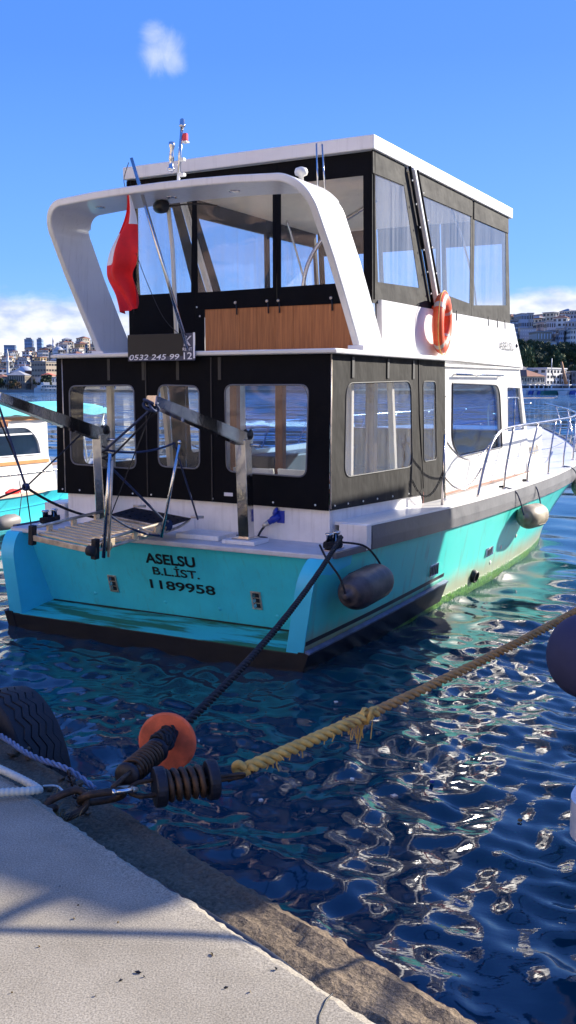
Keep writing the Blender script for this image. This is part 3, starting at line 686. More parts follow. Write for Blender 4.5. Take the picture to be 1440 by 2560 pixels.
# ---- yellow and tan rope leading off to the boat on the right
EYE = far(618, 1920, 3.86); END = far(1470, 1512, 6.3)
full = sag(EYE, END, .03, 40)
tag(twisted('mooring_line', full[8:], .024, MT['rope_tan'], pitch=.15), 'tan twisted mooring line running off to the right edge above the water', 'mooring line')
yw = twisted('rope_splice', full[0:12], .027, MT['rope_yellow'], pitch=.15, strands=3, seg=8)
tag(yw, 'thick frayed yellow rope splice shackled to the fat spring', 'rope')
lo = spline([EYE + Vector((-.01, 0, .0)), EYE + Vector((-.035, -.01, .022)), EYE + Vector((-.05, 0, 0)), EYE + Vector((-.03, 0, -.025)), EYE + Vector((.01, 0, -.01))], 6)
tube('eye', [p for p in lo], .016, MT['rope_yellow'], yw, 8)
def frays(c, n, ln, spread):
    V = []; Fc = []
    for k in range(n):
        b = c + Vector((random.gauss(0, spread), random.gauss(0, .01), random.uniform(-.02, .02))); e = b + Vector((random.gauss(0, .018), random.gauss(0, .015), -random.uniform(.3, 1) * ln)); m_ = b.lerp(e, .5) + Vector((random.gauss(0, .008), 0, .006))
        v, f = tube_data(spline([b, m_, e], 3), .0028, 5, v0=len(V)); V += v; Fc += f
    o = mesh('frayed_strands', V, Fc, MT['rope_yellow'], yw); o['kind'] = 'stuff'; return o
frays(full[10] + Vector((-.03, 0, 0)), 16, .14, .020); frays(full[9] + Vector((-.03, 0, 0)), 14, .09, .03)
wrapc = [full[10] + Vector((0.025 * math.cos(a), 0, 0)) + (Vector((.0, -.02, .034)) * math.cos(a * 3) + Vector((.012, .03, .01)) * math.sin(a * 3)) for a in np.linspace(0, 6.28, 40)]
tube('whipping', wrapc, .009, MT['rope_yellow'], yw, 7)
for i in (2, 4, 6): frays(full[i], 5, .06, .02)
bb = EYE + Vector((-.03, .0, -.04))
o = tube('shackle_pin', [bb + Vector((-.05, 0, -.01)), bb + Vector((.06, .01, .03))], .011, MT['chain'], None, 9); tag(o, 'black bolt of the shackle through the yellow rope eye', 'bolt')
# floating litter
for (px, py, c, s) in [(375, 1790, 'whiteplastic', .028), (357, 1782, 'weed', .012), (308, 1798, 'whiteplastic', .010), (512, 1836, 'whiteplastic', .012), (497, 1852, 'whiteplastic', .008), (840, 1755, 'whiteplastic', .014), (880, 1948, 'whiteplastic', .016), (1080, 1954, 'blueplastic', .012), (985, 1990, 'patch', .02), (652, 2000, 'whiteplastic', .012), (1300, 2050, 'weed', .012), (345, 1800, 'patch', .010), (420, 1775, 'weed', .012)]:
    d = px_ray(px, py); p = Vector((0, 0, CAMZ)) + d * ((.012 - CAMZ) / d.z)
    o = box('floating_scrap', -s, s, -s * .8, s * .7, -.006, .006, MT[c], None); o.location = p; o.rotation_euler = (.1, .08, random.uniform(0, 3))
    tag(o, 'small bit of rubbish floating on the harbour water', 'rubbish', 'rubbish floating on the water')

# ================================================================ BOAT HULLS
class Hull:
    def __init__(s, b0, b1, L0, L1, zs, zlow=-0.6, ystern=None):
        s.f0 = smooth_curve(b0); s.f1 = smooth_curve(b1); s.L0, s.L1, s.zs, s.zlow = L0, L1, smooth_curve(zs), zlow; s.ys = ystern or (lambda z: 0.0)
    def at(s, q, t):
        """q 0..1 stern to stem, t: -1 (bottom) .. 0 waterline .. 1 sheer"""
        tt = max(t, 0); Ls = s.L0 + (s.L1 - s.L0) * tt ** 1.3
        zsh = s.zs(q * s.L1); z = zsh * t if t >= 0 else -s.zlow * t
        y0 = s.ys(z); y = y0 + q * (Ls - y0)
        fl = tt ** (1.0 + 1.2 * q)
        b = s.f0(q * s.L0) * (1 - fl) + s.f1(q * s.L1) * fl
        if t < 0: b *= 1 + .25 * t
        return max(b, 0), y, z
    def beam_at(s, y, z):
        zsh = s.zs(y); t = min(max(z / zsh, -1), 1); q = min(max(y / (s.L0 + (s.L1 - s.L0) * max(t, 0) ** 1.3), 0), 1); return s.at(q, t)[0]
    def sheet(s, name, side, mat, parent, off=0.0, nq=64):
        T = [-1, -.5, -.2, 0] + [k / 14 for k in range(1, 15)]; qs = [(i / nq) for i in range(nq + 1)]; V = []; Fc = []
        for q in qs:
            for t in T:
                b, y, z = s.at(q, t); V.append((side * (b + off), y, z))
        m = len(T)
        for i in range(nq):
            for j in range(m - 1): Fc.append((i * m + j, i * m + j + 1, (i + 1) * m + j + 1, (i + 1) * m + j)[::side])
        return mesh(name, V, Fc, mat, parent, True)
    def ribbon(s, name, side, prof, ya, yb, mat, parent, n=60, smooth=True):
        """sweep a closed section [(dx, z or fn)] along the hull side between two stations"""
        V = []; Fc = []; m = len(prof)
        for i in range(n + 1):
            y = ya + (yb - ya) * i / n
            for dx, z in prof:
                zz = z(y) if callable(z) else z; V.append((side * max(s.beam_at(y, zz) + dx, 0.0), y, zz))
        for i in range(n):
            for j in range(m): Fc.append((i * m + j, i * m + (j + 1) % m, (i + 1) * m + (j + 1) % m, (i + 1) * m + j))
        Fc.append(tuple(range(m))); Fc.append(tuple(n * m + k for k in range(m)))
        ob = mesh(name, V, Fc, mat, parent, False)
        bm = bmesh.new(); bm.from_mesh(ob.data); bmesh.ops.recalc_face_normals(bm, faces=bm.faces); bm.to_mesh(ob.data); bm.free(); return ob

# ================================================================ THE TURQUOISE MOTOR YACHT
yacht = thing('motor_yacht', 'turquoise and white motor yacht with black canvas enclosures, moored stern to the quay', 'boat', BO, BROT)
def wing_y(z):
    if z <= .72: return 0.0
    return .34 * (1 - math.sqrt(max(0, 1 - ((z - .72) / .34) ** 2)))
zbot = smooth_curve([(0, 1.0), (1, .99), (3, .94), (6, .93), (9, 1.0), (14.4, 1.42)])
H1 = Hull([(0, 1.72), (1.5, 1.80), (3, 1.85), (5, 1.85), (6.5, 1.80), (8, 1.64), (9.5, 1.30), (11, .80), (12.2, .32), (13, .02)],
          [(0, 1.88), (1, 1.95), (3, 1.98), (6, 2.0), (8, 1.99), (9.5, 1.90), (11, 1.60), (12.4, 1.08), (13.6, .48), (14.4, .03)], 13.0, 14.4,
          [(0, 1.0), (1, .99), (3, .94), (6, .93), (9, 1.0), (14.4, 1.42)], ystern=wing_y)
for sd in (1, -1):
    H1.sheet('hull_side', sd, MT['hull'], yacht)
    H1.ribbon('rubbing_strake', sd, [(-.03, zbot), (.035, zbot), (.04, lambda y: zbot(y) + .10), (.03, lambda y: zbot(y) + .225), (-.03, lambda y: zbot(y) + .225)], .93, 14.3, MT['gray'], yacht)
    H1.ribbon('strake_tail', sd, [(-.02, lambda y: zbot(y) - .002), (.030, lambda y: zbot(y) - .002), (.030, lambda y: zbot(y) + .05), (-.02, lambda y: zbot(y) + .05)], .27, .925, MT['gray'], yacht, 8)
    H1.ribbon('bulwark_cap', sd, [(-.50, lambda y: zbot(y) + .205), (.028, lambda y: zbot(y) + .228), (.024, lambda y: zbot(y) + .246), (-.50, lambda y: zbot(y) + .246)], .90, 11.0, MT['white'], yacht)
    obox('bulwark_end', (sd * 1.83, .87, 1.115), (.145, 0, 0), (0, .055, 0), (0, 0, .118), MT['white2'], yacht, .006)
    # black boot block along the after third, with its paler grey-blue ledge and the painted line above it
    zb1 = lambda y: .185 + .04 * y
    H1.ribbon('boot_block', sd, [(-.05, -.55), (.055, -.55), (.060, zb1), (-.05, zb1)], -.02, 3.12, MT['black'], yacht, 24)
    H1.ribbon('boot_ledge', sd, [(.020, lambda y: zb1(y) + .0), (.066, lambda y: zb1(y) - .012), (.068, lambda y: zb1(y) + .006), (.020, lambda y: zb1(y) + .02)], -.022, 3.125, MT['navyledge'], yacht, 24)
    H1.ribbon('boot_line', sd, [(-.002, lambda y: zb1(y) + .055), (.004, lambda y: zb1(y) + .055), (.004, lambda y: zb1(y) + .095), (-.002, lambda y: zb1(y) + .095)], .006, 3.12, MT['stripe'], yacht, 24)
    # stern wings
    prof = [(-.006, .17), (-.006, .72)] + [(wing_y(z) - .006, z) for z in np.linspace(.74, 1.0, 9)] + [(.62, 1.0), (.62, .17)]
    V = []; Fc = []; m = len(prof)
    for y, z in prof:
        bx_ = H1.beam_at(max(y, 0), z); V += [(sd * (bx_ - .003), y, z), (sd * (bx_ - .175), y, z)]
    for k in range(m - 1): Fc.append((2 * k, 2 * k + 1, 2 * k + 3, 2 * k + 2))
    Fc.append(tuple(2 * k + 1 for k in range(m))); Fc.append(tuple(2 * k for k in range(m)))
    mesh('stern_wing', V, Fc, MT['wing'], yacht)
TY = lambda z: .50 - .22 * (z - .22) / .78          # raked transom
V = [(-1.66, TY(.2), .2), (1.66, TY(.2), .2), (1.76, TY(.99), .99), (-1.76, TY(.99), .99), (-1.66, .7, .2), (1.66, .7, .2), (1.76, .7, .99), (-1.76, .7, .99)]
tran = mesh('transom', V, [(0, 1, 2, 3), (4, 7, 6, 5), (0, 4, 5, 1), (3, 2, 6, 7), (0, 3, 7, 4), (1, 5, 6, 2)], MT['turq'], yacht)
V = [(-1.60, -.008, .17), (1.60, -.008, .17), (1.60, .52, .225), (-1.60, .52, .225), (-1.60, -.008, .05), (1.60, -.008, .05), (1.60, .52, .05), (-1.60, .52, .05)]
mesh('stern_step', V, [(0, 1, 2, 3), (4, 7, 6, 5), (0, 4, 5, 1), (2, 6, 7, 3), (0, 3, 7, 4), (1, 5, 6, 2)], MT['step'], yacht)
box('boot_block', -1.76, 1.76, -.012, .5, -.55, .165, MT['black'], yacht, .004)
box('seam_strip', -1.58, 1.58, TY(.235) - .012, TY(.235) + .02, .224, .234, MT['stripe'], yacht)
for x in (-.95, -.05, .6, 1.25):
    lathe('skin_fitting', [(.004, .008), (.014, .006), (.018, 0), (.018, -.01)], (x - .03, TY(.36) - .002, .36 + .0), (0, -1, -.25), MT['turq'], yacht, 14)
# deck
box('aft_deck', -1.89, 1.89, .19, .93, .985, 1.035, MT['deck'], yacht, .012)
V = []; Fc = []; n = 48
for i in range(n + 1):
    y = 3.85 + (14.2 - 3.85) * i / n; b = H1.beam_at(y, zbot(y)); z = zbot(y) + .20
    V += [(-b + .02, y, z), (0, y, z + .03), (b - .02, y, z)]
for i in range(n):
    for j in range(2): Fc.append((i * 3 + j, i * 3 + j + 1, i * 3 + j + 4, i * 3 + j + 3))
mesh('foredeck', V, Fc, MT['deck'], yacht)
# lower house walls
xs = [-1.62, -.62, .06, .66, 1.60]
for a, b in zip(xs[:-1], xs[1:]): box('house_wall_panel', a + .002, b - .002, .80, .84, 1.03, 1.40, MT['white2'], yacht, .004)
for sd in (1, -1):
    panel('house_side', [(.842, 1.03), (3.17, 1.03), (3.17, 1.29), (3.15, 1.31), (.842, 1.40)], [], SIDE(sd * 1.585), .03, MT['white2'], yacht)
    box('coaming_trim', sd * 1.60 - .012, sd * 1.60 + .012, 3.168, 3.182, 1.14, 1.315, M('red_brown_trim', (.16, .03, .02), .5) if sd == 1 else MT['wood2'], yacht)

# ---- lower canvas enclosure
def canvas_wall(name, outline, holes, fn, mat, vin, pipe=True, th=.008, frame=None):
    p = panel(name, outline, holes, fn, th, mat, yacht)
    for h in holes:
        panel('window', h, [], fn, .003, vin, p)
        if pipe: ring_on(h, fn, .008, 'piping', frame or MT['piping'], p)
    return p
FA = lambda a, b, d: (a, .775 - .012 * math.sin(a * 9) - .03 * max(0, 1.75 - b) - d, b)
FA = lambda a, b, d: (a, .770 - d, b)
WAFT = [[(-1.53, 1.68), (-.65, 1.66), (-.66, 2.53), (-1.53, 2.52)], [(-.36, 1.70), (.15, 1.69), (.15, 2.52), (-.35, 2.53)], [(.47, 1.68), (1.36, 1.66), (1.385, 2.53), (.455, 2.53)]]
lightpipe = M('grey_window_edging', (.16, .16, .17), .5)
canvas_wall('aft_curtain', [(-1.74, 1.355), (-.502, 1.372), (-.502, 2.815), (-1.70, 2.815)], [rpoly(WAFT[0], .09)], FA, MT['canvas'], MT['vinyl'], frame=lightpipe)
canvas_wall('aft_curtain', [(-.498, 1.372), (.298, 1.368), (.298, 2.815), (-.498, 2.815)], [rpoly(WAFT[1], .09)], FA, MT['canvas'], MT['vinyl'], frame=lightpipe)
canvas_wall('aft_curtain', [(.302, 1.368), (1.60, 1.352), (1.615, 2.815), (.302, 2.815)], [rpoly(WAFT[2], .09)], FA, MT['canvas'], MT['vinyl'], frame=lightpipe)
for x, a in ((-.5, .004), (.3, .004), (-.98, .003), (.86, .003)):
    pass
for x, z0, z1 in [(-.5, 1.38, 2.80), (.3, 1.38, 2.80)]: box('seam', x - .006, x + .006, .755, .765, z0, z1, MT['piping'], yacht)
for sd in (1, -1):
    FS = SIDE(sd * 1.615)
    w1 = rpoly([(1.06, 1.645), (2.80, 1.63), (2.72, 2.575), (1.09, 2.545)], .14, 7)
    canvas_wall('side_curtain', [(.77, 1.355), (3.13, 1.285), (3.06, 1.33), (3.06, 2.835), (.77, 2.815)], [w1], FS, MT['canvas_side'], MT['vinyl_side'])
    w2 = rpoly([(3.17, 1.66), (3.58, 1.66), (3.50, 2.575), (3.10, 2.575)], .07, 5)
    canvas_wall('door_curtain', [(3.20, 1.15), (3.92, 1.15), (3.80, 2.865), (3.06, 2.84), (3.06, 1.40)], [w2], SIDE(sd * 1.605), MT['canvas_side'], MT['vinyl_side'])
    tube('corner_zip', [(sd * 1.622, .768, 1.37), (sd * 1.622, .768, 2.81)], .007, MT['galv'], yacht, 6)
    tube('curtain_seam', [(sd * 1.624, 2.93, 2.82), (sd * 1.624, 2.98, 2.2), (sd * 1.624, 3.14, 1.36)], .006, MT['piping'], yacht, 6)
    for yy in (1.20, 2.05, 2.75): box('strap', sd * 1.628 - .003, sd * 1.628 + .003, yy, yy + .05, 2.60, 2.80, MT['piping'], yacht)
# snap fasteners
def snap(pos, ax):
    global SNAP
    try: SNAP
    except NameError:
        o = lathe('snap_fastener', [(.003, .006), (.008, .005), (.011, 0), (.011, -.003)], (0, 0, 0), (0, 0, 1), MT['whiteplastic'], yacht, 8); SNAP = o.data
    else: o = link(bpy.data.objects.new('snap_fastener', SNAP), yacht)
    o.location = pos; o.rotation_euler = Vector(ax).to_track_quat('Z', 'Y').to_euler()
for x in (-1.66, -1.42, -1.10, -.70, -.46, -.24, .30, .60, 1.0, 1.46): snap((x, .764, 1.40), (0, -1, 0))
for y in (.86, 1.15, 1.50, 1.85, 2.25, 2.70): snap((1.621, y, 1.395 - .03 * (y - .8)), (1, 0, 0))
for z in (1.35, 1.7, 2.0, 2.4): snap((1.612, 3.84, z), (1, 0, 0))
box('care_label', .44, .54, .762, .766, 1.435, 1.47, MT['flagwhite'], yacht)
for x in (-1.0, -.55, -.12, .38): box('strap', x, x + .035, .760, .766, 2.58, 2.80, MT['piping'], yacht)

# ---- saloon: floor, posts, sills
box('saloon_floor', -1.55, 1.55, 3.86, 8.0, 1.19, 1.215, MT['wood2'], yacht); box('cockpit_floor', -1.55, 1.55, .86, 3.85, .74, .78, MT['wood2'], yacht)
for x, y, w, mt in [(.05, 2.6, .05, 'wood2'), (.62, 3.9, .06, 'wood2'), (-.95, 3.2, .05, 'wood2')]: box('cabin_post', x - w, x + w, y - w, y + w, .78, 2.8, MT[mt], yacht, .01)
for x, y in [(1.50, 1.42), (-1.50, 1.42)]: box('awning_post', x - .035, x + .035, y - .03, y + .03, .78, 2.8, MT['cream'], yacht, .006)
for sd in (1, -1): beam('awning_post', (sd * 1.50, 2.40, 2.8), (sd * 1.50, 2.66, .8), .06, .07, MT['cream'], yacht, .006)
# ---- deckhouse
for sd in (1, -1):
    FH = SIDE(sd * 1.50)
    out = [(3.82, 1.17), (7.80, 1.17), (7.74, 1.80), (7.20, 2.82), (3.82, 2.82)]
    w1 = rpoly([(4.60, 1.63), (6.42, 1.66), (6.22, 2.54), (4.30, 2.56), (4.32, 1.85)], [.04, .02, .22, .02, .12], 6)
    w2 = rpoly([(6.70, 1.87), (7.56, 1.87), (7.26, 2.50), (6.62, 2.51)], [.03, .03, .02, .03], 4)
    hs_ = panel('deckhouse_side', [(3.82, 1.17), (6.545, 1.17), (6.545, 2.82), (3.82, 2.82)], [w1], FH, .05, MT['white'], yacht)
    hs2 = panel('deckhouse_side', [(6.545, 1.17), (7.80, 1.17), (7.74, 1.80), (7.20, 2.82), (6.545, 2.82)], [w2], FH, .05, MT['white'], yacht)
    FG = SIDE(sd * 1.485)
    panel('window', w1, [], FG, .012, MT['glass'], hs_); ring_on(w1, SIDE(sd * 1.527), .010, 'window_seal', MT['blackplastic'], hs_)
    panel('window', w2, [], FG, .012, MT['glass'], hs_); ring_on(rpoly([(6.76, 1.90), (7.50, 1.90), (7.28, 2.36), (6.72, 2.36)], .05), SIDE(sd * 1.50), .012, 'window_frame', MT['steel'], hs_)
    tube('window_frame', [(sd * 1.50, 7.12, 1.90), (sd * 1.50, 7.10, 2.36)], .009, MT['steel'], hs_, 6)
    panel('drip_ledge', [(3.82, 2.758), (7.24, 2.775), (7.24, 2.80), (3.82, 2.785)], [], SIDE(sd * 1.54), .04, MT['white2'], yacht)
    g = tube('grab_rail', [(sd * 1.58, 4.28, 2.665), (sd * 1.58, 6.22, 2.675)], .014, MT['steel'], yacht, 8)
    for y in (4.34, 5.25, 6.16): tube('bracket', [(sd * 1.52, y, 2.66), (sd * 1.58, y, 2.67)], .010, MT['steel'], g, 6)
V = [(-1.46, 7.20, 2.80), (1.46, 7.20, 2.80), (1.46, 7.76, 1.80), (-1.46, 7.76, 1.80)]
mesh('windscreen', V + [(a, b - .03, c) for a, b, c in V], [(0, 1, 2, 3), (7, 6, 5, 4), (0, 4, 5, 1), (2, 6, 7, 3)], MT['glass'], yacht)
for sd in (1, -1): beam('windscreen_pillar', (sd * 1.47, 7.20, 2.80), (sd * 1.47, 7.78, 1.78), .08, .07, MT['white'], yacht, .01)
box('dash_console', -1.44, 1.44, 7.25, 7.62, 1.216, 1.86, MT['wood2'], yacht, .02)
box('saloon_settee', -1.44, -.95, 4.2, 6.8, 1.216, 1.58, MT['interior'], yacht, .03)
# trunk cabin with its ports
T0, T1 = 7.70, 10.1
V = []
for y, w, z in ((T0, 1.50, 1.83), (T1 - .12, 1.16, 1.83), (T1, 1.14, 1.17), (T0, 1.56, 1.17)): V += [(-w, y, z), (w, y, z)]
bm = bmesh.new(); vs = [bm.verts.new(v) for v in V]
for f in ((0, 1, 3, 2), (2, 3, 5, 4), (6, 7, 1, 0), (1, 7, 5, 3), (0, 2, 4, 6)): bm.faces.new([vs[k] for k in f])
bmesh.ops.bevel(bm, geom=bm.edges[:], offset=.04, segments=3, affect='EDGES', profile=.5)
tk = frombm('trunk_cabin', bm, MT['white'], yacht)
for y in (8.25, 8.65, 9.05):
    x = 1.553 - (y - T0) * .158
    obox('port_light', (x - .006, y, 1.50), (.012, -.002, 0), (.158 * .085, -.085, 0), (-.01, 0, .075), MT['cream'], tk, .004)
    obox('port_glass', (x + .004, y, 1.50), (.006, 0, 0), (.158 * .05, -.05, 0), (-.006, 0, .045), MT['interior'], tk)

# ---- flybridge deck, coaming, arch
box('flybridge_deck', -1.70, 1.70, .70, 4.0, 2.815, 2.862, MT['white'], yacht, .014)
box('deck_edge_trim', -1.712, 1.712, .688, .70, 2.822, 2.850, MT['whiteplastic'], yacht, .004)
box('flybridge_floor', -1.52, 1.52, 3.9, 7.2, 2.80, 2.855, MT['white2'], yacht, .01)
for sd in (1, -1):
    panel('flybridge_coaming', [(2.04, 2.86), (7.22, 2.80), (6.74, 3.41), (2.04, 3.40)], [], SIDE(sd * 1.53, -.03), .06, MT['white'], yacht)
    beam('arch_foot', (sd * 1.60, 1.33, 2.888), (sd * 1.60, 2.06, 2.888), .17, .05, MT['white2'], yacht, .008)
panel('flybridge_front', [(-1.50, 2.80), (1.50, 2.80), (1.48, 3.41), (-1.48, 3.41)], [], lambda a, b, d: (a, 7.22 - (b - 2.80) * .787 - d, b), .05, MT['white'], yacht)
def arch():
    y_aft = lambda z: 1.38 - (z - 2.86) * .665; dep = .60; th = .075
    path = [(-1.60, 2.86)]; r = .29; zt, xt = 4.36, 1.52
    path += [(-1.59, 3.3), (-1.575, 3.7)]
    for k in range(25):
        a = math.pi - (math.pi / 2) * k / 24; path.append((-xt + r + r * math.cos(a) - .02 * (1 - k / 24), zt - r + r * math.sin(a)))
    path += [(x, zt + .035 * (1 - (x / 1.3) ** 2)) for x in (-.8, -.4, 0, .4, .8)]
    path += [(-x, z) for x, z in path[:28]][::-1]
    V = []; Fc = []; n = len(path)
    for i, (x, z) in enumerate(path):
        a = Vector(path[max(i - 1, 0)]); b = Vector(path[min(i + 1, n - 1)]); tg = (b - a).normalized(); nn = Vector((-tg.y, tg.x))
        for (o_, f) in ((.5, 0), (.5, 1), (-.5, 1), (-.5, 0)):
            q = Vector((x, z)) + nn * th * o_; yy = y_aft(z)
            e = .012 if o_ > 0 else -.0
            V.append((q.x, yy + f * dep * (1.0 if z < 4.2 else 1.06) , q.y))
    for i in range(n - 1):
        for j in range(4): Fc.append((i * 4 + j, i * 4 + (j + 1) % 4, (i + 1) * 4 + (j + 1) % 4, (i + 1) * 4 + j))
    Fc.append((0, 1, 2, 3)); Fc.append(tuple((n - 1) * 4 + k for k in range(4)))
    ob = mesh('radar_arch', V, Fc, MT['white'], yacht)
    bm = bmesh.new(); bm.from_mesh(ob.data); bmesh.ops.recalc_face_normals(bm, faces=bm.faces)
    long_e = [e for e in bm.edges if len(e.link_faces) == 2 and e.calc_face_angle(0) > R(60)]
    bmesh.ops.bevel(bm, geom=long_e, offset=.016, segments=3, affect='EDGES', profile=.5)
    bm.to_mesh(ob.data); bm.free()
    for x in (-1.0, -.1, .62):
        lathe('arch_lamp', [(.004, .006), (.045, .005), (.055, 0), (.055, -.01)], (x, y_aft(4.3) + .28, 4.317 + .035 * (1 - (x / 1.3) ** 2)), (0, 0, -1), MT['steel'], ob, 18)
    return ob
arch_o = arch()
# ---- upper enclosure
YA = 1.92
FU = AFT(YA)
uw = [[(-1.53, 3.57), (-.72, 3.57), (-.69, 4.63), (-1.53, 4.63)], [(-.63, 3.56), (.34, 3.57), (.34, 4.63), (-.63, 4.63)], [(.44, 3.57), (1.41, 3.58), (1.395, 4.63), (.44, 4.63)]]
for (a, b), h in zip(((-1.60, -.662), (-.658, .388), (.392, 1.505)), uw):
    lowz = 2.87 if a < -1 else 3.37
    canvas_wall('upper_aft_curtain', [(a, lowz), (b, lowz), (b, 4.86), (a, 4.86)], [h], FU, MT['canvas'], MT['vinyl_fly'], False)
box('lower_canvas_flap', -.655, -.545, YA - .01, YA, 2.87, 3.368, MT['canvas'], yacht)
for k in range(9):
    x0 = -.54 + k * 2.03 / 9; box('board', x0 + .0012, x0 + 2.03 / 9 - .0012, YA + .004, YA + .022, 2.865, 3.40, MT['wood'], yacht, .0015)
for x in (-.12, .28, .42, 1.05):
    t_ = tube('toggle', [(x, YA - .008, 3.42), (x + .012, YA - .016, 3.30)], .008, MT['blackplastic'], yacht, 6)
    lathe('stud', [(.003, .012), (.016, .010), (.018, 0)], (x - .01, YA - .008, 3.43), (0, -1, 0), MT['galv'], t_, 10)
for x, z in ((-.64, 3.40), (-.60, 3.30)): snap((x, YA - .012, z), (0, -1, 0))
for sd in (1, -1):
    FS = SIDE(sd * 1.515, -.012)
    a1 = [(1.90, 3.36), (3.62, 3.36), (2.80, 4.86), (1.90, 4.86)]
    canvas_wall('upper_side_curtain', a1, [[(2.03, 3.58), (3.18, 3.62), (2.72, 4.68), (1.96, 4.64)]], FS, MT['canvas_roof'], MT['vinyl_fly_side'], False)
    canvas_wall('upper_side_curtain', [(3.82, 3.37), (4.995, 3.40), (4.995, 4.86), (3.02, 4.86)], [[(3.86, 3.62), (4.93, 3.57), (4.93, 4.66), (3.28, 4.64)]], FS, MT['canvas_roof'], MT['vinyl_fly_side'], False)
    canvas_wall('upper_side_curtain', [(5.005, 3.40), (6.70, 3.41), (6.52, 4.86), (5.005, 4.86)], [[(5.08, 3.56), (6.50, 3.66), (6.42, 4.66), (5.08, 4.66)]], FS, MT['canvas_roof'], MT['vinyl_fly_side'], False)
    for a, b in (((1.89), (2.72)), ((3.10), (4.96)), ((5.03), (6.52))):
        panel('valance', [(a, 4.64), (b, 4.655), (b - .01, 4.87), (a, 4.87)], [], SIDE(sd * 1.535, -.02), .012, MT['canvas_roof'], yacht)
    beam('roof_strut', (sd * 1.525, 2.90, 4.86), (sd * 1.535, 3.72, 3.40), .075, .05, MT['white'], yacht, .008)
    tube('strut_edge', [(sd * 1.535, 2.80, 4.87), (sd * 1.545, 3.56, 3.42)], .018, MT['canvas'], yacht, 6)
    tube('strut_edge', [(sd * 1.535, 3.02, 4.87), (sd * 1.545, 3.84, 3.42)], .016, MT['canvas'], yacht, 6)
    for k in range(6):
        f = (k + .5) / 6; snap((sd * 1.556, 2.77 + .74 * f, 4.84 - 1.38 * f), (sd, 0, 0))
    for k in range(4):
        f = (k + .7) / 5; snap((sd * 1.556, 3.06 + .74 * f, 4.84 - 1.38 * f), (sd, 0, 0))
    tube('corner_post', [(sd * 1.50, 1.94, 3.40), (sd * 1.49, 1.94, 4.86)], .028, MT['canvas'], yacht, 8)
    tube('corner_post', [(sd * 1.48, 6.66, 3.41), (sd * 1.47, 6.50, 4.86)], .020, MT['canvas'], yacht, 8)
    for y in (4.3, 5.55, 5.95, 6.3): tube('toggle', [(sd * 1.562, y, 3.44), (sd * 1.565, y + .01, 3.32)], .007, MT['blackplastic'], yacht, 6)
    fr = tube('canopy_frame', spline([(sd * 1.30, 5.9, 3.41), (sd * 1.28, 5.75, 3.9), (sd * 1.25, 5.4, 4.4), (sd * 1.2, 5.0, 4.82)], 8), .016, MT['steel'], yacht, 8)
FF = lambda a, b, d: (a, 6.70 - (b - 3.41) * .13 + d, b)
for a, b in ((-1.48, -.51), (-.49, .49), (.51, 1.48)):
    canvas_wall('upper_front_curtain', [(a, 3.40), (b, 3.40), (b, 4.86), (a, 4.86)], [[(a + .07, 3.58), (b - .07, 3.58), (b - .07, 4.52), (a + .07, 4.52)]], FF, MT['canvas_roof'], MT['vinyl_fly'], False)
tube('canopy_frame', spline([(.40, 2.45, 3.0), (.42, 2.45, 3.6), (.50, 2.5, 3.95), (.72, 2.6, 4.25), (1.15, 2.8, 4.55)], 8), .024, MT['steel'], yacht, 8)
box('helm_console', -.35, 1.0, 5.9, 6.5, 2.86, 3.5, MT['white2'], yacht, .04)
roof = box('hardtop_roof', -1.60, 1.54, 1.85, 6.62, 4.865, 5.005, MT['white'], yacht, .012)
box('headliner', -1.46, 1.42, 2.0, 6.4, 4.845, 4.863, MT['headliner'], roof, .004)
# ---- mast, antennas and lights on the arch
ms = tube('light_mast', [(.03, .62, 4.38), (.055, .62, 4.70), (.09, .62, 4.985)], .0165, MT['steel'], yacht, 10)
lathe('anchor_light', [(.02, 0), (.030, .004), (.030, .02), (.024, .025), (.024, .065), (.012, .078)], (.09, .62, 4.975), (0, 0, 1), MT['steel'], ms, 16)
lathe('mast_foot', [(.032, 0), (.034, .03), (.02, .05)], (.03, .62, 4.375), (0, 0, 1), MT['whiteplastic'], ms, 14)
box('red_light', .10, .145, .60, .645, 4.84, 4.915, MT['redlens'], ms, .01); box('light_base', .095, .15, .595, .65, 4.825, 4.842, MT['whiteplastic'], ms, .004)
for z in (4.66, 4.52): o = box('light_base', .05, .11, .60, .65, z, z + .032, MT['whiteplastic'], ms, .008)
lathe('antenna_tube', [(.02, 0), (.034, .01), (.034, .03), (.022, .04), (.022, .10), (.027, .11), (.024, .15), (.018, .2), (.03, .235), (.030, .27), (.01, .275)], (-.035, .60, 4.575), (.06, 0, 1), MT['steel'], ms, 14)
lathe('gps_mushroom', [(.022, 0), (.022, .07), (.055, .085), (.062, .11), (.052, .14), (.02, .152)], (1.36, .66, 4.33), (0, 0, 1), MT['whiteplastic'], yacht, 20)
for dx in (0, .05): tube('antenna', [(1.33 + dx, 1.05 + dx, 4.32), (1.26 + dx * .7, 1.15 + dx, 4.80)], .008, MT['steel'], yacht, 6)
tube('flag_post', [(-.16, .84, 2.88), (-.20, .84, 3.9), (-.25, .84, 4.34)], .022, MT['whiteplastic'], yacht, 10)
lt = lathe('search_lamp', [(.02, -.075), (.06, -.07), (.068, -.03), (.068, .04), (.05, .055), (.02, .058)], (-.29, .80, 4.30), (1, -.3, 0), MT['blackplastic'], yacht, 20)
lathe('lamp_glass', [(.058, -.077), (.05, -.083), (.01, -.085)], (-.29, .80, 4.30), (1, -.3, 0), MT['steel'], lt, 18)
tube('cable', spline([(-.22, .82, 4.30), (.1, .85, 4.30), (.3, .9, 4.27)], 6), .008, MT['blackplastic'], yacht, 6)
staff = tube('flagstaff', [(.10, .66, 2.87), (-.37, .42, 4.70)], [.020, .016], MT['steel_dark'], yacht, 10)

